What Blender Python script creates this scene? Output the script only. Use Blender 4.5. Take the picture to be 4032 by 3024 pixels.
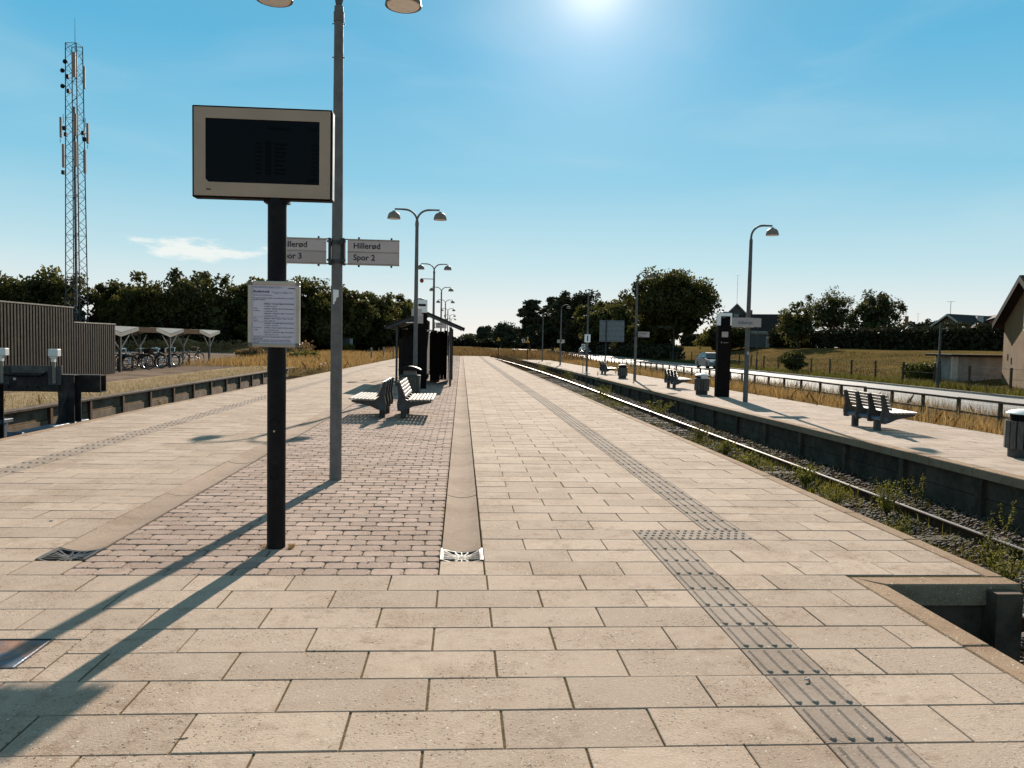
import bpy, math, random
import numpy as np
from mathutils import Vector, Matrix
R = math.radians
random.seed(7); rng = np.random.default_rng(7)
scn = bpy.context.scene
for o in list(bpy.data.objects): bpy.data.objects.remove(o)

# ------------------------------------------------------------------ camera
cam_d = bpy.data.cameras.new('camera'); cam = bpy.data.objects.new('camera', cam_d)
scn.collection.objects.link(cam); scn.camera = cam
cam_d.sensor_width = 36.0; cam_d.lens = 27.03; cam_d.clip_start = 0.05; cam_d.clip_end = 4000
PSI, TH, ROLL = R(3.8117), R(3.1119), 0.020
f_ = Vector((math.sin(PSI)*math.cos(TH), math.cos(PSI)*math.cos(TH), -math.sin(TH)))
r0 = Vector((math.cos(PSI), -math.sin(PSI), 0)); u0 = r0.cross(f_)
r_ = r0*math.cos(ROLL) + u0*math.sin(ROLL); u_ = -r0*math.sin(ROLL) + u0*math.cos(ROLL)
m = Matrix((r_, u_, -f_)).transposed().to_4x4(); m.translation = (0, 0, 1.55)
cam.matrix_world = m

# ------------------------------------------------------------------ world, sun, exposure
SUN_EL, SUN_AZ = R(24.6), R(9.2)          # azimuth measured from +Y (along the platform) towards +X
SKY_STRENGTH, SUN_STRENGTH, EXPOSURE = 0.06, 3.1, 1.75
world = bpy.data.worlds.new('World'); scn.world = world; world.use_nodes = True
wn = world.node_tree; wn.nodes.clear()
def WN(t, **k):
    n = wn.nodes.new(t)
    for a, b in k.items(): setattr(n, a, b)
    return n
wl = wn.links.new
def wmath(op, a, b=None, c=None):
    n = WN('ShaderNodeMath', operation=op)
    for i, v in enumerate((a, b, c)):
        if v is None: continue
        if isinstance(v, (int, float)): n.inputs[i].default_value = v
        else: wl(v, n.inputs[i])
    return n.outputs[0]
sky = WN('ShaderNodeTexSky', sky_type='NISHITA', sun_disc=False, sun_elevation=SUN_EL, sun_rotation=SUN_AZ,
         altitude=20.0, air_density=1.0, dust_density=0.35, ozone_density=3.0)
# sky tones set by hand: every direction goes through the same curve; the colour follows the height above the horizon
gam = WN('ShaderNodeGamma'); gam.inputs[1].default_value = 0.5
wl(sky.outputs[0], gam.inputs[0])
tc = WN('ShaderNodeTexCoord'); sep = WN('ShaderNodeSeparateXYZ'); wl(tc.outputs['Generated'], sep.inputs[0])
dx, dy, dz = sep.outputs
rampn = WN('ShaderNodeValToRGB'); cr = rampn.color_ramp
stops = [(0.0, (.95,.91,.84)), (.035, (.84,.87,.85)), (.10, (.54,.77,.84)), (.20, (.25,.60,.79)), (.34, (.105,.465,.73)), (.50, (.09,.39,.61)), (.75, (.19,.35,.43)), (1.0, (.27,.33,.36))]  # topmost stops, out of view, paled and greyed to lighten the ground's shade
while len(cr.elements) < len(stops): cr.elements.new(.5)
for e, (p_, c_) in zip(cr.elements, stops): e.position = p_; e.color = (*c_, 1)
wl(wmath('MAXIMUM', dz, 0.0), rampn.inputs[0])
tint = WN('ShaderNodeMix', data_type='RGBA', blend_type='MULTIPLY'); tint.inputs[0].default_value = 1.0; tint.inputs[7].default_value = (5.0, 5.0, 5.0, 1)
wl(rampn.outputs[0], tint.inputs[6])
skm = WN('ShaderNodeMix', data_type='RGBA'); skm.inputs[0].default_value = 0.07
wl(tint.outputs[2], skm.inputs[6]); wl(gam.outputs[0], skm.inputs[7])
# aureole round the sun
dt = WN('ShaderNodeVectorMath', operation='DOT_PRODUCT'); wl(tc.outputs['Generated'], dt.inputs[0])
dt.inputs[1].default_value = (math.sin(SUN_AZ)*math.cos(SUN_EL), math.cos(SUN_AZ)*math.cos(SUN_EL), math.sin(SUN_EL))
om = wmath('SUBTRACT', dt.outputs['Value'], 1.0)
glow = wmath('ADD', wmath('MULTIPLY', wmath('EXPONENT', wmath('MULTIPLY', om, 1200.)), 2.4), wmath('ADD', wmath('MULTIPLY', wmath('EXPONENT', wmath('MULTIPLY', om, 150.)), 1.7), wmath('MULTIPLY', wmath('EXPONENT', wmath('MULTIPLY', om, 20.)), .25)))
glc = WN('ShaderNodeMix', data_type='RGBA', blend_type='ADD'); glc.inputs[0].default_value = 1.0
gcol = WN('ShaderNodeCombineColor'); wl(wmath('MULTIPLY', glow, 1.0), gcol.inputs[0]); wl(wmath('MULTIPLY', glow, .78), gcol.inputs[1]); wl(wmath('MULTIPLY', glow, .66), gcol.inputs[2])
wl(skm.outputs[2], glc.inputs[6]); wl(gcol.outputs[0], glc.inputs[7])
# clouds: one lens shaped cloud low over the trees and very thin veils everywhere
az = wmath('ARCTAN2', dx, dy); el = wmath('ARCSINE', dz)
comb = WN('ShaderNodeCombineXYZ'); wl(wmath('MULTIPLY', az, 9.0), comb.inputs[0]); wl(wmath('MULTIPLY', el, 34.0), comb.inputs[1])
nz = WN('ShaderNodeTexNoise'); nz.inputs['Scale'].default_value = 1.5; nz.inputs['Detail'].default_value = 9.0; nz.inputs['Roughness'].default_value = 0.62
wl(comb.outputs[0], nz.inputs['Vector'])
def blob(a0, e0, ra, re):
    a = wmath('DIVIDE', wmath('SUBTRACT', az, a0), ra); e = wmath('DIVIDE', wmath('SUBTRACT', el, e0), re)
    return wmath('SUBTRACT', 1.0, wmath('ADD', wmath('MULTIPLY', a, a), wmath('MULTIPLY', e, e)))
b1 = blob(R(-18.4), R(5.9), R(5.0), R(0.95)); b2 = blob(R(-12.2), R(6.3), R(2.4), R(.5)); b3 = blob(R(-17.0), R(2.9), R(3.2), R(.35))
bb = wmath('MAXIMUM', b1, wmath('MAXIMUM', b2, b3))
cl = wmath('ADD', wmath('MULTIPLY', bb, 0.55), wmath('MULTIPLY', wmath('SUBTRACT', nz.outputs[0], 0.52), 2.6))
mr = WN('ShaderNodeMapRange', interpolation_type='SMOOTHSTEP'); mr.inputs[1].default_value = 0.05; mr.inputs[2].default_value = 0.5
wl(cl, mr.inputs[0]); msk = wmath('MULTIPLY', mr.outputs[0], wmath('GREATER_THAN', bb, -0.9))
veil_c = WN('ShaderNodeCombineXYZ'); wl(wmath('MULTIPLY', az, 3.0), veil_c.inputs[0]); wl(wmath('MULTIPLY', el, 11.0), veil_c.inputs[1])
nv = WN('ShaderNodeTexNoise'); nv.inputs['Scale'].default_value = 1.1; nv.inputs['Detail'].default_value = 5.0; nv.inputs['Distortion'].default_value = 0.6
wl(veil_c.outputs[0], nv.inputs['Vector'])
mv = WN('ShaderNodeMapRange', interpolation_type='SMOOTHSTEP'); mv.inputs[1].default_value = 0.45; mv.inputs[2].default_value = 0.8; mv.inputs[4].default_value = 0.11
wl(nv.outputs[0], mv.inputs[0])
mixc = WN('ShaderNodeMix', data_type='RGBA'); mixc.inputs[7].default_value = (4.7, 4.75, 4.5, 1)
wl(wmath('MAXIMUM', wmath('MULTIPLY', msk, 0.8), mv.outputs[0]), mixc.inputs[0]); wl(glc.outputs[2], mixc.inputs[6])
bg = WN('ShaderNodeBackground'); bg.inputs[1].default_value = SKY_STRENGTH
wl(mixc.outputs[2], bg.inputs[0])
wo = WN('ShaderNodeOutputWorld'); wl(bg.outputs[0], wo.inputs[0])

sd = Vector((math.sin(SUN_AZ)*math.cos(SUN_EL), math.cos(SUN_AZ)*math.cos(SUN_EL), math.sin(SUN_EL)))
sun_d = bpy.data.lights.new('sun', 'SUN'); sun_d.energy = SUN_STRENGTH; sun_d.angle = R(0.53); sun_d.color = (1.0, 0.89, 0.76)
sun = bpy.data.objects.new('sun', sun_d); scn.collection.objects.link(sun)
sun.rotation_euler = sd.to_track_quat('Z', 'Y').to_euler(); sun.location = (0, 0, 50)
scn.view_settings.view_transform = 'Standard'; scn.view_settings.look = 'None'
scn.view_settings.exposure = EXPOSURE; scn.view_settings.gamma = 1.0; scn.view_settings.use_curve_mapping = False
scn.render.engine = 'CYCLES'
scn.cycles.max_bounces = 6; scn.cycles.transparent_max_bounces = 6

# ------------------------------------------------------------------ helpers
C = scn.collection
class MB:
    """collects polygons; build() links them as one mesh object"""
    def __init__(s): s.v = []; s.f = []; s.a = []
    def add(s, v, f, a=0.0):
        n = len(s.v); s.v += [tuple(p) for p in v]; s.f += [tuple(i+n for i in q) for q in f]; s.a += [a]*len(f); return s
    def box(s, x0, x1, y0, y1, z0, z1, ch=0.0, a=0.0):
        if ch <= 0:
            v = [(x0,y0,z0),(x1,y0,z0),(x1,y1,z0),(x0,y1,z0),(x0,y0,z1),(x1,y0,z1),(x1,y1,z1),(x0,y1,z1)]
            return s.add(v, [(3,2,1,0),(4,5,6,7),(0,1,5,4),(1,2,6,5),(2,3,7,6),(3,0,4,7)], a)
        c = ch
        v = []
        for (z, i) in ((z0, c), (z0+c, 0), (z1-c, 0), (z1, c)):
            v += [(x0+i,y0,z) if 0 else (x0+i,y0+i,z),(x1-i,y0+i,z),(x1-i,y1-i,z),(x0+i,y1-i,z)]
        f = [(3,2,1,0),(12,13,14,15)]
        for l in range(3):
            for k in range(4): f.append((l*4+k, l*4+(k+1)%4, l*4+4+(k+1)%4, l*4+4+k))
        return s.add(v, f, a)
    def obox(s, c, sx, sy, sz, M=None, a=0.0):
        """box of full sizes around c, turned by matrix M"""
        M = M or Matrix.Identity(3)
        v = [Vector(c) + M @ Vector((i*sx/2, j*sy/2, k*sz/2)) for k in (-1,1) for (i,j) in ((-1,-1),(1,-1),(1,1),(-1,1))]
        return s.add(v, [(3,2,1,0),(4,5,6,7),(0,1,5,4),(1,2,6,5),(2,3,7,6),(3,0,4,7)], a)
    def bar(s, p, q, r, n=8, r2=None, a=0.0):
        return s.tube([p, q], [r, r if r2 is None else r2], n, a)
    def tube(s, pts, rad, n=8, a=0.0, cap=True):
        pts = [Vector(p) for p in pts]; N = len(pts)
        if not hasattr(rad, '__len__'): rad = [rad]*N
        v = []; up = None
        for i, p in enumerate(pts):
            t = (pts[min(i+1,N-1)] - pts[max(i-1,0)]).normalized()
            if up is None:
                up = Vector((0,0,1)) if abs(t.z) < .95 else Vector((1,0,0))
            u = t.cross(up)
            if u.length < 1e-5: u = t.orthogonal()
            u.normalize(); w = u.cross(t).normalized(); up = w
            for k in range(n):
                an = 2*math.pi*(k+.5)/n
                v.append(p + (u*math.cos(an) + w*math.sin(an))*rad[i])
        f = [(i*n+k, i*n+(k+1)%n, (i+1)*n+(k+1)%n, (i+1)*n+k) for i in range(N-1) for k in range(n)]
        if cap: f += [tuple(range(n-1,-1,-1)), tuple((N-1)*n+k for k in range(n))]
        return s.add(v, f, a)
    def lathe(s, prof, c=(0,0,0), n=16, a=0.0, close=True):
        v = [(c[0]+r*math.cos(2*math.pi*k/n), c[1]+r*math.sin(2*math.pi*k/n), c[2]+z) for r, z in prof for k in range(n)]
        N = len(prof)
        f = [(i*n+k, i*n+(k+1)%n, (i+1)*n+(k+1)%n, (i+1)*n+k) for i in range(N-1) for k in range(n)]
        if close: f += [tuple(range(n-1,-1,-1)), tuple((N-1)*n+k for k in range(n))]
        return s.add(v, f, a)
    def prism(s, poly, d0, d1, axis='y', a=0.0):
        """poly in the two other axes (x,z for y; y,z for x; x,y for z), extruded from d0 to d1"""
        def P(p, d):
            return {'y': (p[0], d, p[1]), 'x': (d, p[0], p[1]), 'z': (p[0], p[1], d)}[axis]
        n = len(poly); v = [P(p, d0) for p in poly] + [P(p, d1) for p in poly]
        f = [tuple(range(n)), tuple(range(2*n-1, n-1, -1))] + [(k, n+k, n+(k+1)%n, (k+1)%n) for k in range(n)]
        return s.add(v, f, a)
    def quad(s, a_, b_, c_, d_, a=0.0): return s.add([a_, b_, c_, d_], [(0,1,2,3)], a)
    def mesh(s, name, mat, smooth=False):
        me = bpy.data.meshes.new(name); me.from_pydata(s.v, [], s.f)
        if mat: me.materials.append(mat)
        if any(s.a):
            at = me.attributes.new('rnd', 'FLOAT', 'FACE'); at.data.foreach_set('value', s.a)
        if smooth:
            me.polygons.foreach_set('use_smooth', [True]*len(me.polygons))
            me.set_sharp_from_angle(angle=R(38))
        me.update(); return me
    def build(s, name, mat, parent=None, smooth=False, loc=None):
        return link(name, s.mesh(name, mat, smooth), parent, loc)
def link(name, me, parent=None, loc=None):
    o = bpy.data.objects.new(name, me); C.objects.link(o)
    if parent: o.parent = parent
    if loc is not None: o.location = loc
    return o
def tag(o, label=None, cat=None, group=None, kind=None):
    if label: o['label'] = label
    if cat: o['category'] = cat
    if group: o['group'] = group
    if kind: o['kind'] = kind
    return o
def thing(name, label, cat, loc=(0,0,0), rz=0.0, group=None):
    o = bpy.data.objects.new(name, None); C.objects.link(o); o.empty_display_size = 0.2
    o.location = loc; o.rotation_euler = (0, 0, rz)
    return tag(o, label, cat, group)
def dup(root, loc, rz=None, label=None, group=None, skip=()):
    r = root.copy(); C.objects.link(r); r.location = loc
    if rz is not None: r.rotation_euler = (0, 0, rz)
    if label: r['label'] = label
    if group: r['group'] = group
    for ch in root.children:
        if ch.name.split('.')[0] in skip: continue
        c = ch.copy(); C.objects.link(c); c.parent = r
        for g in ch.children:
            d = g.copy(); C.objects.link(d); d.parent = c
    return r
def npmesh(name, V, F, mat, rnd=None, smooth=False):
    """fast mesh from arrays: V (n,3), F (m,k)"""
    V = np.asarray(V, np.float32); F = np.asarray(F, np.int32); k = F.shape[1]
    me = bpy.data.meshes.new(name); me.vertices.add(len(V)); me.vertices.foreach_set('co', V.ravel())
    me.loops.add(F.size); me.loops.foreach_set('vertex_index', F.ravel())
    me.polygons.add(len(F)); me.polygons.foreach_set('loop_start', np.arange(0, F.size, k, dtype=np.int32))
    if smooth: me.polygons.foreach_set('use_smooth', np.ones(len(F), bool))
    if rnd is not None:
        at = me.attributes.new('rnd', 'FLOAT', 'FACE'); at.data.foreach_set('value', np.asarray(rnd, np.float32))
    me.materials.append(mat); me.update(calc_edges=True); me.validate(); return me

# ------------------------------------------------------------------ materials
def newmat(name):
    mt = bpy.data.materials.new(name); mt.use_nodes = True; nt = mt.node_tree
    return mt, nt, nt.nodes['Principled BSDF']
def N(nt, t, **k):
    n = nt.nodes.new(t)
    for a, b in k.items():
        if isinstance(a, str) and hasattr(n, a): setattr(n, a, b)
    return n
def val(nt, op, a, b=None):
    n = nt.nodes.new('ShaderNodeMath'); n.operation = op
    for i, v in enumerate((a, b)):
        if v is None: continue
        if isinstance(v, (int, float)): n.inputs[i].default_value = v
        else: nt.links.new(v, n.inputs[i])
    return n.outputs[0]
def noise(nt, vec, scale, detail=4, rough=.55, stretch=None):
    if stretch:
        mp = nt.nodes.new('ShaderNodeMapping'); mp.inputs['Scale'].default_value = stretch
        nt.links.new(vec, mp.inputs[0]); vec = mp.outputs[0]
    n = nt.nodes.new('ShaderNodeTexNoise'); n.inputs['Scale'].default_value = scale
    n.inputs['Detail'].default_value = detail; n.inputs['Roughness'].default_value = rough
    nt.links.new(vec, n.inputs['Vector']); return n.outputs[0]
def ramp(nt, x, lo, hi, t0=0., t1=1.):
    n = nt.nodes.new('ShaderNodeMapRange'); n.interpolation_type = 'SMOOTHSTEP'
    for i, v in zip((1, 2, 3, 4), (lo, hi, t0, t1)): n.inputs[i].default_value = v
    nt.links.new(x, n.inputs[0]); return n.outputs[0]
def mix(nt, fac, a, b):
    n = nt.nodes.new('ShaderNodeMix'); n.data_type = 'RGBA'
    for i, v in ((0, fac), (6, a), (7, b)):
        if isinstance(v, (int, float)): n.inputs[i].default_value = v
        elif isinstance(v, tuple): n.inputs[i].default_value = (*v[:3], 1)
        else: nt.links.new(v, n.inputs[i])
    return n.outputs[2]
def pos(nt): return nt.nodes.new('ShaderNodeNewGeometry').outputs['Position']
def bump(nt, bs, h, strength, dist):
    b = nt.nodes.new('ShaderNodeBump'); b.inputs['Strength'].default_value = strength; b.inputs['Distance'].default_value = dist
    nt.links.new(h, b.inputs['Height']); nt.links.new(b.outputs[0], bs.inputs['Normal'])
def rnd(nt):
    """one number for each piece: face attribute plus object random"""
    a = nt.nodes.new('ShaderNodeAttribute'); a.attribute_name = 'rnd'
    o = nt.nodes.new('ShaderNodeObjectInfo')
    return val(nt, 'FRACT', val(nt, 'ADD', a.outputs['Fac'], o.outputs['Random']))
def sc(c, k): return tuple(min(1, x*k) for x in c[:3])
def simple(name, col, rough=.6, metal=0., var=.18, scale=6., detail=5, bmp=0., bscale=80., spec=.16, dirt=None, dscale=2.5, damt=(.5,.75), stretch=None, obj=True):
    mt, nt, bs = newmat(name)
    if obj:
        p = nt.nodes.new('ShaderNodeTexCoord').outputs['Object']
    else: p = pos(nt)
    n1 = noise(nt, p, scale, detail, .6, stretch)
    c = mix(nt, ramp(nt, n1, .3, .7), sc(col, 1-var), sc(col, 1+var))
    if dirt:
        c = mix(nt, ramp(nt, noise(nt, p, dscale, 6, .65), *damt), c, dirt)
    hv = nt.nodes.new('ShaderNodeHueSaturation'); nt.links.new(val(nt, 'ADD', val(nt, 'MULTIPLY', rnd(nt), .36), .82), hv.inputs['Value']); nt.links.new(c, hv.inputs['Color']); c = hv.outputs[0]      # each piece a shade of its own
    nt.links.new(c, bs.inputs['Base Color'])
    bs.inputs['Roughness'].default_value = rough; bs.inputs['Metallic'].default_value = metal
    bs.inputs['Specular IOR Level'].default_value = spec
    if rough < .95: nt.links.new(ramp(nt, noise(nt, p, scale*1.7, 4), .25, .75, max(.03, rough-.1), min(1, rough+.12)), bs.inputs['Roughness'])
    if bmp: bump(nt, bs, noise(nt, p, bscale, 4), .6, bmp)
    return mt
def paving(name, col, pit, fleck=.22, stain=(.5,.4), var=.16, hue=(1,1,1), fl_scale=62.):
    """concrete slab: speckled aggregate, pits, stains, a shade of its own for each piece"""
    mt, nt, bs = newmat(name); p = pos(nt); r = rnd(nt)
    c = mix(nt, r, sc(col, 1-var), sc(col, 1+var*.8))
    c = mix(nt, ramp(nt, noise(nt, p, 1.1, 7, .72), .44, .66, 0, .7), c, sc((col[0]*.66, col[1]*.60, col[2]*.54), 1))
    c = mix(nt, ramp(nt, noise(nt, p, 14., 6, .7), .3, .75, 0, .38), c, sc(col, .68))
    c = mix(nt, ramp(nt, noise(nt, p, 90., 3, .7), .3, .7, 0, .35), c, sc(col, 1.25))
    clump = ramp(nt, noise(nt, p, 2.2, 5, .65), .40, .62)
    pits = val(nt, 'MAXIMUM', ramp(nt, noise(nt, p, 60., 3, .6), .60, .68), ramp(nt, noise(nt, p, 24., 4, .7), .60, .70, 0, .8))
    pits = val(nt, 'MULTIPLY', pits, val(nt, 'ADD', val(nt, 'MULTIPLY', clump, .9), .12))
    c = mix(nt, val(nt, 'MULTIPLY', pits, pit), c, (.07, .045, .03))
    blot = val(nt, 'MULTIPLY', ramp(nt, noise(nt, p, 7., 6, .7), .50, .66), ramp(nt, noise(nt, p, .9, 3, .5), .42, .62))
    c = mix(nt, val(nt, 'MULTIPLY', blot, .55*pit), c, sc((col[0]*.52, col[1]*.44, col[2]*.37), 1))
    def flecks(scale, share, size):
        vo = nt.nodes.new('ShaderNodeTexVoronoi'); vo.inputs['Scale'].default_value = scale; nt.links.new(p, vo.inputs['Vector'])
        sp = nt.nodes.new('ShaderNodeSeparateColor'); nt.links.new(vo.outputs['Color'], sp.inputs[0])
        return val(nt, 'MULTIPLY', val(nt, 'LESS_THAN', vo.outputs['Distance'], val(nt, 'MULTIPLY', sp.outputs[1], size)), val(nt, 'LESS_THAN', sp.outputs[0], share))
    f1 = flecks(fl_scale, fleck*.35, .40); f2 = flecks(fl_scale*2.3, fleck*1.3, .5)
    fl = val(nt, 'MAXIMUM', f1, f2)
    c = mix(nt, val(nt, 'MAXIMUM', f1, val(nt, 'MULTIPLY', f2, .7)), c, (.50, .46, .40))
    nt.links.new(c, bs.inputs['Base Color'])
    bs.inputs['Roughness'].default_value = .95
    bs.inputs['Specular IOR Level'].default_value = .07
    hgt = val(nt, 'ADD', val(nt, 'MULTIPLY', noise(nt, p, 75., 5, .7), .7), val(nt, 'MULTIPLY', val(nt, 'SUBTRACT', fl, pits), .5))
    bump(nt, bs, hgt, .8, .006)
    return mt
M = {}
M['slab'] = paving('concrete_slab', (.376, .288, .224), 1.0, var=.17)
M['slab_far'] = paving('concrete_slab_side', (.38, .30, .245), .6, .10)
M['coping'] = paving('coping_concrete', (.27, .182, .118), .7, .18)
M['brick'] = paving('clinker_brick', (.335, .243, .198), .7, .22, var=.26)
M['gutter'] = paving('gutter_concrete', (.285, .212, .162), .25, .06)
M['tile'] = paving('guide_tile_concrete', (.285, .228, .188), .25, .06, var=.12)
def joint():
    mt, nt, bs = newmat('joint_sand'); p = pos(nt)
    c = mix(nt, ramp(nt, noise(nt, p, 3., 5), .4, .7), (.10, .07, .04), (.115, .10, .03))
    c = mix(nt, ramp(nt, noise(nt, p, 60., 3), .4, .7), c, (.16, .12, .075))
    nt.links.new(c, bs.inputs['Base Color']); bs.inputs['Roughness'].default_value = 1.; bs.inputs['Specular IOR Level'].default_value = 0.; bump(nt, bs, noise(nt, p, 120., 4), .8, .006)
    return mt
M['joint'] = joint()
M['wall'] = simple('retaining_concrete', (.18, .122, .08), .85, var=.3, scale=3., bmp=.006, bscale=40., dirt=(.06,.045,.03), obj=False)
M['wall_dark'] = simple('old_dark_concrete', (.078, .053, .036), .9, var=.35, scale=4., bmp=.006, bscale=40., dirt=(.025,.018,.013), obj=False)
M['rail'] = simple('rail_rust', (.09, .045, .025), .75, .3, var=.3, scale=20.)
M['railtop'] = simple('rail_polished', (.30, .28, .26), .42, .8, var=.08, scale=30.)
M['sleeper'] = simple('sleeper_wood', (.035, .024, .016), .9, var=.3, scale=12., stretch=(1,8,8), obj=False)
M['galv'] = simple('galvanised_grey', (.125, .112, .104), .65, .0, var=.16, scale=9., dirt=(.11,.10,.09))
M['galv_dk'] = simple('galvanised_dark', (.055, .052, .05), .6, .0, var=.2, scale=9.)
M['dark'] = simple('dark_painted_steel', (.011, .009, .009), .55, .0, spec=.10, var=.2, scale=7., dirt=(.022,.018,.016), dscale=5.)
M['black'] = simple('matt_black', (.007, .005, .005), .6, var=.2, spec=.05)
M['steel_black'] = simple('buffer_steel', (.024, .02, .019), .6, .1, var=.35, scale=5., dirt=(.07,.05,.035), bmp=.002)
M['steel_blue'] = simple('worn_skid_steel', (.10, .115, .14), .6, .15, var=.25, scale=6.)
M['bezel'] = simple('bezel_white', (.41, .285, .205), .55, var=.07, scale=3.)
M['white'] = simple('white_enamel', (.74, .71, .67), .45, var=.06, scale=3., dirt=(.55,.5,.43), damt=(.55,.8))
M['sign'] = simple('sign_white', (.46, .37, .34), .45, var=.05, scale=3.)
M['paper'] = simple('notice_paper', (.50, .43, .47), .5, var=.05, scale=3.)
M['alu'] = simple('aluminium_profile', (.42, .34, .28), .5, .1, var=.1, scale=6.)
M['alu_corner'] = simple('frame_corner', (.16, .14, .12), .5, .2)
M['ink'] = simple('sign_ink', (.02, .02, .028), .5, var=.1)
M['ink2'] = simple('print_ink', (.20, .17, .24), .6, var=.1)
M['ink3'] = simple('print_ink_pale', (.34, .30, .40), .6, var=.1)
M['lampshade'] = simple('lamp_shade_enamel', (.20, .15, .115), .5, var=.12, scale=8.)
M['lampglass'] = simple('lamp_glass', (.75, .72, .68), .3, var=.05)
M['slat'] = simple('bench_slat', (.36, .30, .25), .42, var=.2, scale=5., stretch=(6,1,6), dirt=(.17,.13,.09))
M['slat_dk'] = simple('bin_slat', (.085, .075, .065), .6, var=.3, scale=6., stretch=(6,6,1))
M['bench_m'] = simple('bench_casting', (.062, .055, .05), .6, .0, var=.2)
M['bench_b'] = simple('bench_beam_blue', (.07, .10, .13), .4, .3, var=.15)
M['timber_dk'] = simple('stained_board', (.016, .010, .009), .75, var=.35, scale=6., stretch=(6,6,.7))
M['timber'] = simple('weathered_board', (.027, .019, .014), .8, var=.4, scale=5., stretch=(6,6,.6), dirt=(.05,.042,.02), dscale=1.2)
M['timber_cap'] = simple('board_cap', (.20, .17, .14), .7, var=.2)
M['roof_dk'] = simple('roof_felt', (.022, .016, .014), .8, var=.3)
M['fascia'] = simple('fascia_board', (.22, .20, .18), .6, var=.2, scale=8.)
M['corr'] = simple('corrugated_sheet', (.45, .41, .37), 1., var=.05, spec=0.)
M['cast'] = simple('cast_iron', (.10, .095, .09), .45, .6, var=.2, dirt=(.16,.10,.06))
M['cast_lt'] = simple('cast_iron_worn', (.17, .148, .13), .6, .0, var=.08)
M['cabinet'] = simple('cabinet_teal', (.075, .085, .08), .5, var=.12)
M['concrete_lt'] = simple('pale_concrete', (.27, .23, .195), .8, var=.18, scale=2., bmp=.004, dirt=(.2,.16,.12), obj=False)
M['render_wall'] = simple('house_render', (.175, .106, .05), .9, var=.14, scale=.6, bmp=.01, bscale=60., dirt=(.095,.06,.034), dscale=.9, damt=(.58,.85), obj=False)
M['brickwall'] = simple('house_brick', (.26, .10, .06), .85, var=.2, scale=12., obj=False)
M['house_grey'] = simple('house_grey_board', (.10, .085, .075), .8, var=.12, obj=False)
M['house_white'] = simple('house_white', (.45, .39, .33), .75, var=.08, obj=False)
M['tile_dk'] = simple('roof_tile_dark', (.025, .017, .015), .75, var=.25, scale=3., bmp=.03, bscale=5., obj=False)
M['tile_red'] = simple('roof_tile_red', (.22, .10, .06), .75, var=.2, scale=3., obj=False)
M['rubber'] = simple('tyre_rubber', (.018, .017, .016), .7)
M['chrome'] = simple('bright_metal', (.75, .74, .72), .18, 1., var=.05)
M['bike_a'] = simple('bike_paint_black', (.015, .015, .016), .3)
M['bike_b'] = simple('bike_paint_red', (.10, .02, .015), .3)
M['bike_c'] = simple('bike_paint_grey', (.13, .14, .15), .3, .3)
M['leather'] = simple('saddle', (.02, .016, .014), .55)
M['car_paint'] = simple('car_paint_silver', (.13, .13, .135), .35, .4, var=.04)
M['car_paint2'] = simple('car_paint_dark', (.05, .055, .07), .22, .5, var=.05)
M['yellow'] = simple('sign_yellow', (.62, .30, .03), .5, var=.06)
M['red'] = simple('red_plastic', (.25, .03, .02), .5)
M['bark'] = simple('bark', (.078, .053, .036), .9, var=.35, scale=8., stretch=(4,4,.6), bmp=.02, bscale=14.)
M['antenna'] = simple('antenna_grp', (.20, .155, .135), .6, var=.08)
M['tower'] = simple('tower_steel', (.045, .055, .062), .6, .1, var=.15)
def glassy(name, col, rough, tr=0.):
    mt, nt, bs = newmat(name); p = nt.nodes.new('ShaderNodeTexCoord').outputs['Object']
    nt.links.new(mix(nt, noise(nt, p, 4., 3), sc(col, .9), sc(col, 1.1)), bs.inputs['Base Color'])
    bs.inputs['Roughness'].default_value = rough; bs.inputs['Transmission Weight'].default_value = tr; bs.inputs['Specular IOR Level'].default_value = .5 if rough < .09 else .06
    return mt
M['screen'] = glassy('display_glass', (.006, .005, .006), .12)
M['screen_ink'] = glassy('display_row', (.0015, .0012, .0015), .3)
M['screen_lo'] = glassy('display_dim', (.012, .012, .013), .3)
M['window'] = glassy('window_glass', (.03, .035, .04), .04)
M['carglass'] = glassy('car_glass', (.04, .05, .055), .03)
def ground_mat(name, cols, scales, bmp=.02, bsc=25., rough=.95):
    mt, nt, bs = newmat(name); p = pos(nt)
    c = mix(nt, ramp(nt, noise(nt, p, scales[0], 6, .6), .35, .65), cols[0], cols[1])
    c = mix(nt, ramp(nt, noise(nt, p, scales[1], 5, .65), .42, .68), c, cols[2])
    c = mix(nt, ramp(nt, noise(nt, p, scales[2], 4, .7), .5, .72, 0, .7), c, cols[3])
    nt.links.new(c, bs.inputs['Base Color']); bs.inputs['Roughness'].default_value = 1.; bs.inputs['Specular IOR Level'].default_value = .0
    bump(nt, bs, val(nt, 'ADD', noise(nt, p, bsc, 5, .7), noise(nt, p, bsc*5, 3, .7)), .8, bmp)
    return mt
M['ground'] = ground_mat('dry_ground', ((.12,.078,.036), (.18,.12,.054), (.08,.06,.024), (.215,.15,.078)), (.25, 1.6, 9.), .05)
M['field'] = ground_mat('field_grass', ((.10,.067,.026), (.14,.092,.036), (.072,.062,.019), (.155,.105,.045)), (.08, .5, 6.), .05, 8.)
M['yard'] = ground_mat('gravel_yard', ((.16,.118,.094), (.21,.16,.125), (.11,.083,.065), (.25,.195,.14)), (.12, .7, 14.), .02, 30.)
M['verge'] = ground_mat('sandy_verge', ((.28,.205,.125), (.335,.25,.155), (.2,.15,.08), (.37,.29,.195)), (.5, 3., 16.), .02, 30.)
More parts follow.
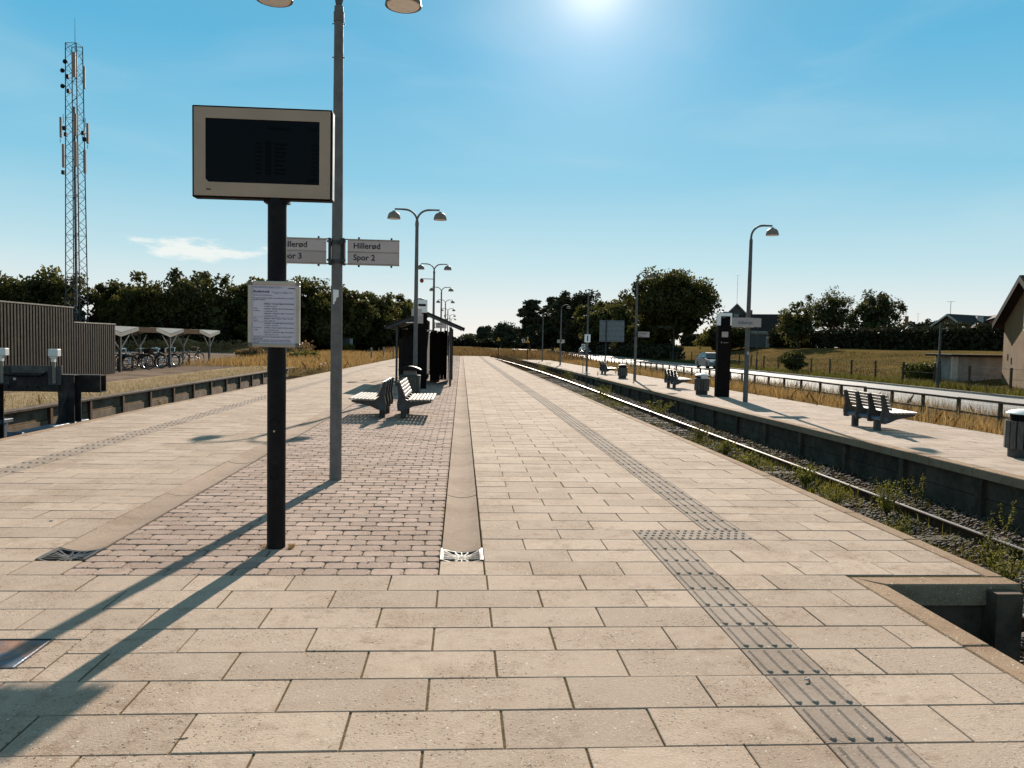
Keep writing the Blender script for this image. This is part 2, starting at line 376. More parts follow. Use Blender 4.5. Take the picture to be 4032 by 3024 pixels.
M['ballast_bed'] = ground_mat('ballast_bed', ((.03,.02,.013), (.048,.033,.022), (.02,.015,.01), (.065,.045,.03)), (.7, 6., 22.), .05, 18.)
def road_mat():
    mt, nt, bs = newmat('road_asphalt'); p = pos(nt)
    c = mix(nt, ramp(nt, noise(nt, p, .6, 6, .6, (1,.15,1)), .35, .65), (.12,.11,.105), (.17,.16,.15))
    c = mix(nt, ramp(nt, noise(nt, p, 90., 3, .7), .45, .7), c, (.22,.205,.19))
    nt.links.new(c, bs.inputs['Base Color']); bs.inputs['Roughness'].default_value = .68; bs.inputs['Specular IOR Level'].default_value = .4
    bump(nt, bs, noise(nt, p, 120., 3), .35, .004); return mt
M['road'] = road_mat()
M['mark'] = simple('road_paint', (.75,.73,.70), .6, var=.08, obj=False)
def stone_mat():
    mt, nt, bs = newmat('ballast_stone'); p = pos(nt); r = rnd(nt)
    c = mix(nt, r, (.028,.017,.010), (.08,.05,.031))
    nt.links.new(mix(nt, ramp(nt, noise(nt, p, 35., 4), .4, .7), c, (.09,.06,.04)), bs.inputs['Base Color'])
    bs.inputs['Roughness'].default_value = .85; return mt
M['stone'] = stone_mat()
def leaf_mat(name, dark, light, tip=None, trans=.42, rough=.7):
    mt, nt, bs = newmat(name); r = rnd(nt); p = pos(nt)
    c = mix(nt, r, dark, light)
    c = mix(nt, ramp(nt, noise(nt, p, .7, 3), .4, .7, 0, .5), c, tip or sc(light, 1.15))
    nt.links.new(c, bs.inputs['Base Color']); bs.inputs['Roughness'].default_value = rough; bs.inputs['Specular IOR Level'].default_value = .22
    tl = nt.nodes.new('ShaderNodeBsdfTranslucent'); nt.links.new(c, tl.inputs['Color'])
    ms = nt.nodes.new('ShaderNodeMixShader'); ms.inputs[0].default_value = trans
    out = nt.nodes['Material Output']
    nt.links.new(bs.outputs[0], ms.inputs[1]); nt.links.new(tl.outputs[0], ms.inputs[2]); nt.links.new(ms.outputs[0], out.inputs[0])
    return mt
M['leaf'] = leaf_mat('leaves_broad', (.024,.024,.006), (.085,.078,.018))
M['leaf_b'] = leaf_mat('leaves_birch', (.026,.026,.008), (.09,.084,.024), trans=.35)
M['leaf_p'] = leaf_mat('needles_pine', (.014,.015,.007), (.045,.044,.015), trans=.12)
M['leaf_h'] = leaf_mat('leaves_hedge', (.011,.010,.004), (.034,.031,.010), trans=.18)
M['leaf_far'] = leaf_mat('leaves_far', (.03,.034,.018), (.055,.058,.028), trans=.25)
M['straw'] = leaf_mat('dry_grass_straw', (.21,.125,.043), (.36,.225,.085), (.27,.158,.056), trans=.35)
M['straw_far'] = leaf_mat('dry_grass_far', (.13,.078,.031), (.225,.138,.055), (.17,.098,.038), trans=.3)
M['straw_pale'] = leaf_mat('pale_dry_grass', (.20,.145,.075), (.30,.23,.125), (.24,.18,.09), trans=.3)
M['green'] = leaf_mat('green_grass', (.05,.05,.01), (.13,.12,.022), (.10,.08,.017), trans=.4)
M['weed'] = leaf_mat('weed_leaf', (.07,.068,.010), (.19,.175,.028), (.15,.125,.022), trans=.4)

# ------------------------------------------------------------------ layout functions
I = np.interp
def zr(y): return -0.03 - 0.006*(y-9)                     # the side platform falls slightly away from the camera
def xr_in(y): return float(I(y, [4.97,10,19,30,41,51,71,90], [3.63,3.65,3.52,3.42,3.31,3.15,2.95,2.7]))
def xl_out(y): return float(I(y, [0,17,24,37,67,90], [-6.68,-6.66,-6.5,-6.2,-5.4,-4.9]))
def xside(y): return float(I(y, [0,20,40,60,92], [7.0,7.0,7.1,7.2,7.1]))
def xrail(y): return 6.03 - .00042*max(0, y-34)**2
P_END, S_END = 82.0, 92.0
def sstep(t): t = max(0., min(1., t)); return t*t*(3-2*t)
def gz(x, y):
    """height of the ground"""
    w = .035*math.sin(x*.7+1.3)*math.sin(y*.31) + .03*math.sin(x*.23+y*.17)
    if x < -9.23: z = -.11 + .35*w*min(1, max(0, (-x-20)/20)) + (sstep((-x-52)/60)*.5 if y > 60 else 0); return z
    if x < -6.3: return -.64 + .52*sstep((y-41)/3)
    if x < 3.4: return -.95 + .78*sstep((y-P_END-.3)/1.2)
    if x < 7.03: return -.68 + (.40*sstep((y-110)/30) if x < 3.6 else 0)
    if x < 10.49: return -1.1 + .75*sstep((y-S_END-.3)/1.5)
    if x < 15.7: return I(x, [10.5, 12.5, 15.7], [zr(min(y,95))-.05, -.42, -.54]) + w
    if x < 25.1: return -.56
    z = -.52 + 2.15*sstep((x-26.5)/20.) + w*min(1, (x-25)/3)
    return z
gx = [-700,-300,-150,-90,-70,-55,-45,-36,-28,-22,-18,-15,-13,-11,-9.6,-9.24,-9.22,-8.4,-7.2,-6.31,-6.29,-3,0,3.39,3.41,4.4,5.3,6.2,7.02,7.04,8.7,10.48,10.50,11.2,12,12.6,13.4,14.4,15.6,15.71,20,25,25.11,25.8,26.6,27.5,29,31,33,35,37,39,41,43,45,47,50,56,66,80,110,160,300,700]
gy = [-80,-30,-10,-2]+list(np.arange(0,130,3.))+[135,142,150,160,172,186,200,220,245,275,310,360,430,550,900,1500]
V = [(x, y, gz(x, y)) for y in gy for x in gx]; nx = len(gx)
F = [(j*nx+i, j*nx+i+1, (j+1)*nx+i+1, (j+1)*nx+i) for j in range(len(gy)-1) for i in range(nx-1)]
ground = link('ground', npmesh('ground', V, F, M['ground'])); tag(ground, kind='structure')
def sheet(name, xs, ys, mat, lift, kind='structure'):
    V = [(x, y, gz(x, y)+lift) for y in ys for x in xs]; n = len(xs)
    F = [(j*n+i, j*n+i+1, (j+1)*n+i+1, (j+1)*n+i) for j in range(len(ys)-1) for i in range(n-1)]
    return tag(link(name, npmesh(name, V, F, mat)), kind=kind)
gyn = [y for y in gy if -2 <= y <= 84]
sheet('yard', [-60,-45,-36,-28,-22,-18,-15,-13,-12.2], gyn, M['yard'], .006)
sheet('verge', [-12.2,-11.2,-10.2,-9.6,-9.24], gyn[:17], M['verge'], .010)
sheet('field', [x for x in gx if 25.2 < x <= 160], [y for y in gy if -10 <= y <= 360], M['field'], .006)
sheet('track_bed', [3.42,4.4,5.3,6.2,7.02], [y for y in gy if -2 <= y <= 200], M['ballast_bed'], .006)
sheet('siding_bed', [-9.22,-8.4,-7.2,-6.31], [y for y in gy if -2 <= y <= 42], M['ballast_bed'], .006)
road = MB()
ry = list(np.arange(-10, 160, 10.))+[170,190,215,250,300]
def roadx(y): return -.0009*max(0, y-150)**2
for a, b in zip(ry[:-1], ry[1:]):
    road.quad((16.0+roadx(a),a,-.5),(24.7+roadx(a),a,-.5),(24.7+roadx(b),b,-.5),(16.0+roadx(b),b,-.5))
road = tag(road.build('road', M['road']), kind='structure')
mk = MB()
for y in np.arange(0, 200, 9.): mk.box(20.3+roadx(y), 20.42+roadx(y), y, y+4, -.498, -.494)
mk.build('centre_line', M['mark'], road)
for s, x in ((0, 15.9), (1, 24.7)):
    k = MB(); k.prism([(x,-.6),(x+.12,-.6),(x+.12,-.40),(x,-.40)], -5, 150, 'y'); k.build('kerb', M['concrete_lt'], road)

# ------------------------------------------------------------------ middle platform
# visibility test used only to decide which pieces become objects of their own
def inview(x, y, z=0.):
    d = Vector((x, y, z-1.55)); dp = d.dot(f_)
    if dp < .2: return False
    return abs(d.dot(r_)/dp) < .69 and abs(d.dot(u_)/dp) < .53
plat = MB()
ys = [-3, 0, 4.86, 4.861, 5.385, 5.675, 6] + list(np.arange(8, P_END, 4.)) + [P_END]
for a, b in zip(ys[:-1], ys[1:]):
    ra, rb = (2.74 if a < 4.86 else xr_in(a)+.06), (2.74 if b <= 4.86 else xr_in(b)+.06)
    la, lb = xl_out(a)+.06, xl_out(b)+.06
    if a == 5.385:      # the two drain openings
        for u0_, u1_ in ((la, -2.872), (-2.562, -.118), (.172, ra)): plat.quad((u0_,a,-.040),(u1_,a,-.040),(u1_,b,-.040),(u0_,b,-.040))
        continue
    plat.quad((la,a,-.040),(ra,a,-.040),(rb,b,-.040),(lb,b,-.040))
platform = tag(plat.build('platform', M['joint']), kind='structure')
js = MB()         # sand in the joints
for a, b in zip(ys[:-1], ys[1:]):
    if a == 4.86: continue
    ra, rb = (2.70 if a < 4.86 else xr_in(a)+.03), (2.70 if b <= 4.86 else xr_in(b)+.03)
    la, lb = xl_out(a)+.1, xl_out(b)+.1
    spans = [(la, lb, ra, rb)] if a < 4.86 else [(la, lb, -2.885, -2.885), (.182, .182, ra, rb)]
    for p0, p1, q0, q1 in spans:
        if a == 4.861: js.quad((p0,a,-.0075),(q0,a,-.0075),(q1,b,-.0075),(p1,b,-.0075))
        else: js.quad((p0,a,-.0075),(q0,a,-.0075),(q1,b,-.0075),(p1,b,-.0075))
js.build('joint_sand', M['joint'], platform)
pw = MB()
for a, b in zip(ys[:-1], ys[1:]):
    if a == 4.86: continue
    ra, rb = (2.74 if a < 4.86 else xr_in(a)+.06), (2.74 if b <= 4.86 else xr_in(b)+.06)
    pw.quad((ra,a,-1),(rb,b,-1),(rb,b,-.02),(ra,a,-.02)); pw.quad((xl_out(b)+.06,b,-1),(xl_out(a)+.06,a,-1),(xl_out(a)+.06,a,-.02),(xl_out(b)+.06,b,-.02))
pw.quad((2.74,4.86,-1),(xr_in(5)+.06,4.86,-1),(xr_in(5)+.06,4.86,-.02),(2.74,4.86,-.02))
pw.quad((xl_out(82)+.06,82,-1),(xl_out(82)+.06,82,-.02),(xr_in(82)+.06,82,-.02),(xr_in(82)+.06,82,-1))
pw.box(3.52, 3.70, 4.72, 4.858, -.95, -.03); pw.box(2.745, 3.6, 4.80, 4.857, -.95, -.72)
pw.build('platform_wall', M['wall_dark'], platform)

CRS, SLB, Y0 = .3125, .625, 5.035
slab_cache = {}
def slab_geom(w, d, t=.05, c=.003, e=.0075):
    """paving piece around the origin, top at z=0; the joint makes it smaller than its cell by e"""
    x, y = w/2-e*.35, d/2-e*.5
    v = [(-x,-y,-t),(x,-y,-t),(x,y,-t),(-x,y,-t),(-x,-y,-c),(x,-y,-c),(x,y,-c),(-x,y,-c),(-x+c,-y+c,0),(x-c,-y+c,0),(x-c,y-c,0),(-x+c,y-c,0)]
    f = [(0,1,5,4),(1,2,6,5),(2,3,7,6),(3,0,4,7),(4,5,9,8),(5,6,10,9),(6,7,11,10),(7,4,8,11),(8,9,10,11)]
    return v, f
def slab_mesh(w, d, mat, nm='paving_slab'):
    k = (round(w, 2), round(d, 3), mat.name)
    if k not in slab_cache:
        v, f = slab_geom(round(w, 2), d); mb = MB(); mb.add(v, f); slab_cache[k] = mb.mesh(nm, mat)
    return slab_cache[k]
def lay(pieces, parent, mat, name, plural, limit=300, near=30.):
    """pieces: (x, y, z, w, d). The largest in view become objects, the rest one joined part"""
    sc_ = sorted(range(len(pieces)), key=lambda i: (not inview(*pieces[i][:2]), math.hypot(pieces[i][0], pieces[i][1])))
    own = set(i for i in sc_[:limit] if math.hypot(*pieces[i][:2]) < near and inview(*pieces[i][:2]))
    rest = MB()
    for i, (x, y, z, w, d) in enumerate(pieces):
        dz = z + random.uniform(-.002, .002); tx, ty, tz = random.gauss(0, .0028), random.gauss(0, .002), random.gauss(0, .0015)
        if i in own:
            o = link(name, slab_mesh(w, d, mat, name), parent, (x, y, dz)); o.rotation_euler = (tx, ty, tz)
        else:
            v, f = slab_geom(w, d)
            rest.add([(x+a, y+b, dz+c+(tx*b-ty*a)) for a, b, c in v], f, .01+.98*random.random())
    if rest.v: tag(rest.build(plural, mat, parent), kind='stuff')
def cut(x0, x1, off):
    """running bond between x0 and x1 on the common grid"""
    xs = [x0]; g = math.ceil((x0-off)/SLB - 1e-6)*SLB + off
    while g < x1 - 1e-6:
        if g - xs[-1] > .09 and x1 - g > .09: xs.append(g)
        g += SLB
    xs.append(x1); return [(a, b) for a, b in zip(xs[:-1], xs[1:])]
pieces = []
TL, TR_ = (-5.22, -4.90), (2.07, 2.385)
for i in range(-14, int((P_END-Y0)/CRS)):
    ya, yb = Y0+i*CRS, Y0+(i+1)*CRS; yc = (ya+yb)/2
    off = .19 + (SLB/2 if i % 2 == 0 else 0)
    l, r = xl_out(yc)+.145, (2.655 if yc < 4.97 else xr_in(yc))
    segs = []
    shift = I(yc, [20, 37, 67, 90], [0, .05, .5, .7])
    tl = (TL[0]+shift, TL[1]+shift)
    right = [(1.455, 1.77)] if i < 3 else ([(1.455, 2.39)] if i == 3 else [(float(I(yc,[20,60],[2.07,1.80])), float(I(yc,[20,60],[2.385,2.115])))])
    if i in (-5, -4): segs = [(l, tl[0]), (tl[1], -2.75), (-1.90, right[0][0]), (right[0][1], r)]      # room for the cover
    elif i < 0: segs = [(l, tl[0]), (tl[1], right[0][0]), (right[0][1], r)]
    else: segs = [(l, tl[0]), (tl[1], -2.885), (.185, right[0][0]), (right[0][1], r)]
    for a, b in segs:
        if b - a < .05: continue
        for x0, x1 in cut(a, b, off):
            pieces.append(((x0+x1)/2, yc, 0, x1-x0, CRS))
for x0, x1, y0, y1 in ((-2.75,-2.2,3.96,4.0975), (-2.2,-1.9,3.96,4.0975), (-2.04,-1.9,3.62,3.96), (-2.75,-1.9,3.4725,3.62)):
    pieces.append(((x0+x1)/2, (y0+y1)/2, 0, x1-x0, y1-y0))
lay(pieces, platform, M['slab'], 'paving_slab', 'paving_slabs', 300, 40)

# guide tiles: ribbed ones along the walking line, studded ones where it branches and along the other edge
def rib_tile():
    mb = MB(); v, f = slab_geom(.315, .3125, .05, .003, .008); mb.add(v, f)
    for k in range(4):
        x = -.114 + k*.076; w, hh, L = .018, .0085, .134
        pr = []
        n = 5
        base = [(-w,-L+.01),(-w*.6,-L),(w*.6,-L),(w,-L+.01),(w,L-.01),(w*.6,L),(-w*.6,L),(-w,L-.01)]
        top = [(p*.5, q*.96) for p, q in base]
        vv = [(x+p, q, -.0005) for p, q in base] + [(x+p, q, hh) for p, q in top]
        mb.add(vv, [(j, (j+1)%8, 8+(j+1)%8, 8+j) for j in range(8)] + [tuple(range(8, 16))])
    return mb.mesh('guide_tile', M['tile'])
def stud_tile():
    mb = MB(); v, f = slab_geom(.315, .3125, .05, .003, .008); mb.add(v, f)
    for j in range(4):
        for k in range(5 - (j % 2)):
            cx, cy = -.122 + k*.061 + (.0305 if j % 2 else 0), -.115 + j*.077
            n = 8
            vv = [(cx+.016*math.cos(t*math.pi/4), cy+.016*math.sin(t*math.pi/4), -.0005) for t in range(n)] + [(cx+.010*math.cos(t*math.pi/4), cy+.010*math.sin(t*math.pi/4), .007) for t in range(n)]
            mb.add(vv, [(q, (q+1)%n, n+(q+1)%n, n+q) for q in range(n)] + [tuple(range(n, 2*n))])
    return mb.mesh('stud_tile', M['tile'])
rt, stt = rib_tile(), stud_tile()
for i in range(-14, 75):
    yc = Y0+(i+.5)*CRS
    if i < 3: link('guide_tile', rt, platform, (1.6125, yc, random.uniform(0, .002)))
    elif i == 3:
        for x in (1.6125, 1.925, 2.2375): link('stud_tile', stt, platform, (x, yc, random.uniform(0, .002)))
    else: link('guide_tile', rt, platform, (float(I(yc,[20,60],[2.2275,1.9575])), yc, random.uniform(0, .002)))
    if i >= -2 and i < 70: link('guide_tile', rt, platform, (-5.06 + float(I(yc,[20,37,67,90],[0,.05,.5,.7])), yc, random.uniform(0, .002)))
far_t = MB()
for i in range(70, int((P_END-Y0)/CRS)):
    yc = Y0+(i+.5)*CRS; v, f = slab_geom(.315, CRS)
    if i >= 75:
        x = float(I(yc,[20,60],[2.2275,1.9575])); far_t.add([(x+a, yc+b, c+.002) for a, b, c in v], f, .3)
        for k in range(4): far_t.box(x-.128+k*.076, x-.1+k*.076, yc-.12, yc+.12, 0, .008, a=.3)
    x = -5.06 + float(I(yc,[20,37,67,90],[0,.05,.5,.7])); far_t.add([(x+a, yc+b, c+.002) for a, b, c in v], f, .3)
tag(far_t.build('far_guide_tiles', M['tile'], platform), kind='stuff')

# coping stones along both edges and round the recess
def coping(parent, segs, mat, name='coping_stone', near=34., zfun=None, hgt=.14):
    rest = MB()
    for (a, b, c, d, ym) in segs:        # four plan corners
        mb = MB(); z = (lambda q: 0.) if zfun is None else zfun
        e = .004
        def ring(dz, s):
            cx, cy = (a[0]+b[0]+c[0]+d[0])/4, (a[1]+b[1]+c[1]+d[1])/4
            out = []
            for p in (a, b, c, d):
                vx, vy = p[0]-cx, p[1]-cy; L = max(1e-6, math.hypot(vx, vy))
                out.append((p[0]-math.copysign(min(abs(vx), e+s), vx), p[1]-math.copysign(min(abs(vy), e+s), vy), z(p[1])+dz))
            return out
        jz = random.uniform(.001, .005)
        v = ring(-hgt, 0) + ring(jz-.008, 0) + ring(jz, .008)
        f = [(3,2,1,0),(8,9,10,11)] + [(l*4+k, l*4+(k+1)%4, l*4+4+(k+1)%4, l*4+4+k) for l in range(2) for k in range(4)]
        if ym < near: mb.add(v, f); mb.build(name, mat, parent)
        else: rest.add(v, f, random.random())
    if rest.v: tag(rest.build('far_'+name+'s', mat, parent), kind='stuff')
segs = []
yy = list(np.arange(4.985, P_END, 1.0))
for a, b in zip(yy[:-1], yy[1:]):
    segs.append(((xr_in(a),a),(xr_in(a)+.135,a),(xr_in(b)+.135,b),(xr_in(b),b), a))
segs.append(((2.82,4.82),(3.765,4.82),(3.765,4.985),(2.655,4.985), 4))
for a in np.arange(-1.2, 4.8, 1.0):
    b = min(a+1, 4.82); segs.append(((2.655,a),(2.82,a),(2.82,b),(2.655,b if b < 4.8 else 4.98), a+2))
yy = list(np.arange(3, P_END, 1.0))
for a, b in zip(yy[:-1], yy[1:]): segs.append(((xl_out(a),a),(xl_out(a)+.14,a),(xl_out(b)+.14,b),(xl_out(b),b), a))
coping(platform, segs, M['coping'])

# two dished gutters with end stones
def gutter(x0, x1, y0, y1):
    n = 8
    def sec(y, e=0): return [(x0+.006+(x1-x0-.012)*k/n, y, .002-.027*math.sin(math.pi*k/n)**.8) for k in range(n+1)]
    yy = list(np.arange(y0, y1, 1.0)); rest = MB()
    for j, a in enumerate(yy):
        b = a+1.0-.006; mb = MB() if a < 32 else rest
        v = sec(a)+sec(b)+[(p[0], p[1], -.06) for p in sec(a)]+[(p[0], p[1], -.06) for p in sec(b)]
        m1 = n+1
        dz = random.uniform(-.002, .002); v = [(x, y, z+dz) for x, y, z in v]
        f = [(k, k+1, m1+k+1, m1+k) for k in range(n)] + [(2*m1+k, 2*m1+k+1, k+1, k) for k in range(n)] + [(m1+k, m1+k+1, 3*m1+k+1, 3*m1+k) for k in range(n)]
        f += [(0, m1, 3*m1, 2*m1), (n, 2*m1+n, 3*m1+n, m1+n)]
        mb.add(v, f, random.random())
        if a < 32: mb.build('gutter_stone', M['gutter'], platform, smooth=True)
    tag(rest.build('far_gutter_stones', M['gutter'], platform, smooth=True), kind='stuff')
    v, f = slab_geom(x1-x0, .32); mb = MB(); mb.add([((x0+x1)/2+a, 5.20+b, c) for a, b, c in v], f); mb.build('end_stone', M['slab'], platform)
gutter(-.125, .178, 5.70, P_END-.5); gutter(-2.88, -2.555, 5.70, P_END-.5)

# brick paving between the gutters
brick_paving = MB().quad((-2.55,5.035,-.013),(-.13,5.035,-.013),(-.13,P_END,-.013),(-2.55,P_END,-.013)).build('brick_paving', M['joint'])
tag(brick_paving, kind='structure')
def brick_geom(w, d, e=.007, c=.020):
    x, y = w/2-e*.45, d/2-e*.55
    def ring(s, z, cc): return [(-x+cc+s,-y+s,z),(x-cc-s,-y+s,z),(x-s,-y+cc*.8+s,z),(x-s,y-cc*.8-s,z),(x-cc-s,y-s,z),(-x+cc+s,y-s,z),(-x+s,y-cc*.8-s,z),(-x+s,-y+cc*.8+s,z)]
    v = ring(0,-.05,c)+ring(0,-.007,c)+ring(.006,0,c)
    f = [(l*8+k, l*8+(k+1)%8, l*8+8+(k+1)%8, l*8+8+k) for l in range(2) for k in range(8)] + [tuple(range(16, 24))]
    return v, f
bl, bd = .2225, .150
bricks = []; j = 0; y = 5.038+bd/2
while y < P_END-.1:
    off = -.13 - (bl/2 if j % 2 else 0) - random.uniform(0, .02)
    xs = [-.13]; x = off if j % 2 else off-bl
    while x > -2.55+.05:
        if xs[-1]-x > .06: xs.append(x)
        x -= bl
    xs.append(-2.55)
    for a, b in zip(xs[:-1], xs[1:]):
        # bricks are left out where the two posts go down
        cxb = (a+b)/2
        bricks.append((cxb, y, a-b))
    y += bd; j += 1
order = sorted(range(len(bricks)), key=lambda i: (not inview(bricks[i][0], bricks[i][1]), math.hypot(bricks[i][0], bricks[i][1])))
own = set(order[:300]); rest = MB(); bc = {}
for i, (x, y, w) in enumerate(bricks):
    dz = random.uniform(-.004, .002); t = random.gauss(0, .012); tx = random.gauss(0, .012)
    x += random.uniform(-.002, .002)
    if i in own:
        k = round(w, 2)
        if k not in bc:
            v, f = brick_geom(w, bd); mb = MB(); mb.add(v, f); bc[k] = mb.mesh('brick', M['brick'])
        o = link('brick', bc[k], brick_paving, (x, y, dz)); o.rotation_euler = (tx, 0, t)
    else:
        v, f = brick_geom(w, bd) if y < 26 else slab_geom(w, bd, .05, .006, .016)
        ct, st = math.cos(t), math.sin(t)
        rest.add([(x+a*ct-b*st, y+a*st+b*ct, dz+c+tx*b) for a, b, c in v], f, .01+.98*random.random())
tag(rest.build('bricks', M['brick'], brick_paving), kind='stuff')

# ------------------------------------------------------------------ side platform (track 1)
sp = MB(); ys = [-3]+list(np.arange(0, S_END, 4.))+[S_END]
for a, b in zip(ys[:-1], ys[1:]):
    sp.quad((xside(a)+.08,a,zr(a)-.012),(10.44,a,zr(a)-.012),(10.44,b,zr(b)-.012),(xside(b)+.08,b,zr(b)-.012))
side = tag(sp.build('side_platform', M['joint']), kind='structure')
pcs = []
for i in range(-20, int((S_END-Y0)/CRS)):
    yc = Y0+(i+.5)*CRS; off = 7.2+(SLB/2 if i % 2 == 0 else 0)
    for x0, x1 in cut(xside(yc)+.205, 10.36, off): pcs.append(((x0+x1)/2, yc, zr(yc), x1-x0, CRS))
lay(pcs, side, M['slab_far'], 'paving_slab', 'paving_slabs', 200, 18)
segs = []
yy = list(np.arange(-2, S_END, 1.0))
for a, b in zip(yy[:-1], yy[1:]):
    segs.append(((xside(a),a),(xside(a)+.2,a),(xside(b)+.2,b),(xside(b),b), a))
coping(side, segs, M['coping'], near=26, zfun=zr, hgt=.12)
segs = [((10.36,a),(10.46,a),(10.46,b),(10.36,b), a) for a, b in zip(yy[:-1], yy[1:])]
coping(side, segs, M['concrete_lt'], 'edge_stone', near=20, zfun=zr, hgt=.2)
# wall facing the track: posts with two panels in each bay
ymid = list(np.arange(-1.2, S_END, 1.85)); rest = MB()
for a, b in zip(ymid[:-1], ymid[1:]):
    for lo, hi in ((-.95, -.40), (-.39, -.125)):
        v0, v1 = zr(a), zr(b)
        x0, x1 = xside(a)+.10, xside(b)+.10
        mb = MB() if a < 40 else rest
        top = lambda z0: z0-.118 if hi > -.2 else z0+hi
        mb.add([(x0,a,-1.05 if lo < -.9 else v0+lo),(x1,b,-1.05 if lo < -.9 else v1+lo),(x1,b,top(v1)),(x0,a,top(v0)),(x0+.06,a,-1.05 if lo < -.9 else v0+lo),(x1+.06,b,-1.05 if lo < -.9 else v1+lo),(x1+.06,b,top(v1)),(x0+.06,a,top(v0))],
               [(3,2,1,0),(4,5,6,7),(0,1,5,4),(2,3,7,6),(1,2,6,5),(3,0,4,7)])
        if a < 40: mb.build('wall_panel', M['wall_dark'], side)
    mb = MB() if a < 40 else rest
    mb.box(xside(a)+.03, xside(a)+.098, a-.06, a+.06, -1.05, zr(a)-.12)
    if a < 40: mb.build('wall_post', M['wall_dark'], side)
tag(rest.build('far_wall_panels', M['wall_dark'], side), kind='stuff')
eb = MB(); eb.box(xside(S_END)+.1, 10.46, S_END-.1, S_END, -1.1, zr(S_END)-.03); eb.build('end_wall', M['wall_dark'], side)

# ------------------------------------------------------------------ tracks
def rail_obj(name, label, xf, y0, y1, zt, step=2.0):
    t = thing(name, label, 'rail', (0, 0, 0), group=None)
    prof = [(-.07,-.16),(.07,-.16),(.07,-.145),(.012,-.125),(.012,-.04),(.035,-.03),(.035,-.004),(-.035,-.004),(-.035,-.03),(-.012,-.04),(-.012,-.125),(-.07,-.145)]
    ys_ = list(np.arange(y0, y1, step))+[y1]; v = []; n = len(prof)
    for y in ys_: v += [(xf(y)+a, y, zt(y)+b) for a, b in prof]
    f = [(j*n+k, j*n+(k+1)%n, (j+1)*n+(k+1)%n, (j+1)*n+k) for j in range(len(ys_)-1) for k in range(n)]
    MB().add(v, f).build('rail_profile', M['rail'], t)
    mb = MB()
    for a, b in zip(ys_[:-1], ys_[1:]): mb.quad((xf(a)-.020,a,zt(a)),(xf(a)+.022,a,zt(a)),(xf(b)+.022,b,zt(b)),(xf(b)-.020,b,zt(b)))
    mb.build('running_surface', M['railtop'], t)
    return t
rail_obj('rail', 'shiny worn rail nearer the side platform wall', xrail, -2, 160, lambda y: -.55)
rail_obj('rail', 'second rail of the track, tucked beneath the near platform edge', lambda y: xrail(y)-1.5, -2, 160, lambda y: -.55)
rail_obj('rail', 'rusty siding rail beside the low retaining wall at left', lambda y: -8.86, 16, 44, lambda y: -.60)
rail_obj('rail', 'rusty siding rail close under the left platform edge', lambda y: -7.36, 16, 44, lambda y: -.60)
slm = MB().box(-1.25,1.25,-.12,.12,-.16,0,.012).mesh('sleeper', M['sleeper'])
for y in np.arange(1.5, 60, .65):
    o = link('sleeper', slm, road if 0 else bpy.data.objects['track_bed'], (xrail(y)-.75+random.uniform(-.03,.03), y, -.668+random.uniform(-.02,.008))); o.rotation_euler = (0, 0, random.gauss(0, .015))
# ballast stones
def stones(n, xf, y0, y1, zf, s0, s1, pw=1.0):
    base = np.array([(0,0,1),(.9,0,.3),(.3,.85,.3),(-.75,.5,.3),(-.75,-.5,.3),(.3,-.85,.3),(0,0,-.6)])*np.array([1,1,.75])
    fc = np.array([(0,1,2),(0,2,3),(0,3,4),(0,4,5),(0,5,1),(6,2,1),(6,3,2),(6,4,3),(6,5,4),(6,1,5)])
    y = y0+(y1-y0)*rng.random(n)**pw; x = np.array([xf(a, rng.random()) for a in y]); z = np.array([zf(a, b) for a, b in zip(x, y)])
    s = rng.uniform(s0, s1, n)
    th = rng.uniform(0, 6.28, n); c, sn = np.cos(th), np.sin(th)
    P = base[None]*(1+rng.uniform(-.28,.28,(n,7,3)))*s[:,None,None]
    X = P[:,:,0]*c[:,None]-P[:,:,1]*sn[:,None]; Yv = P[:,:,0]*sn[:,None]+P[:,:,1]*c[:,None]
    V = np.stack([X+x[:,None], Yv+y[:,None], P[:,:,2]+z[:,None]], -1).reshape(-1,3)
    F = (fc[None]+np.arange(n)[:,None,None]*7).reshape(-1,3)
    return V, F, np.repeat(rng.random(n), 10)
V, F, A = stones(30000, lambda y, t: 3.55+t*3.5, 2, 48, lambda x, y: -.675, .018, .046, 1.8)
tag(link('track_ballast', npmesh('track_ballast', V, F, M['stone'], A)), 'dark ballast stones under the track between the platforms', 'ballast', kind='stuff')
V, F, A = stones(6500, lambda y, t: -6.85-t*2.2, 9, 42, lambda x, y: -.60+.16*max(0,(x+7.7)), .03, .065, 1.3)
tag(link('siding_ballast', npmesh('siding_ballast', V, F, M['stone'], A)), 'loose ballast stones along the siding by the left platform', 'ballast', kind='stuff')
V, F, A = stones(420, lambda y, t: 2.9+t*.8, 2.6, 4.8, lambda x, y: -.68, .02, .05)
tag(link('recess_stones', npmesh('recess_stones', V, F, M['stone'], A)), 'stones at the bottom of the platform edge recess', 'ballast', kind='stuff')

# low wall beside the siding
rw = thing('retaining_wall', 'low concrete retaining wall with dark posts beside the siding', 'wall', (-9.23, 0, 0))
yw = list(np.arange(4.9, 42, 1.85))
for a, b in zip(yw[:-1], yw[1:]):
    mb = MB(); mb.box(-.06, .0, a+.004, b-.004, -.75, -.115); mb.build('wall_panel', M['wall'], rw)
    mb = MB(); mb.box(.0, .02, a+.05, b-.05, -.75, -.40); mb.build('wall_panel', M['wall'], rw)
    mb = MB(); mb.box(.002, .075, a-.05, a+.05, -.75, -.11); mb.build('wall_post', M['rail'], rw)
    mb = MB(); mb.box(-.16, .085, a+.003, b-.003, -.112, -.055, .008); mb.build('coping_stone', M['wall_dark'], rw)

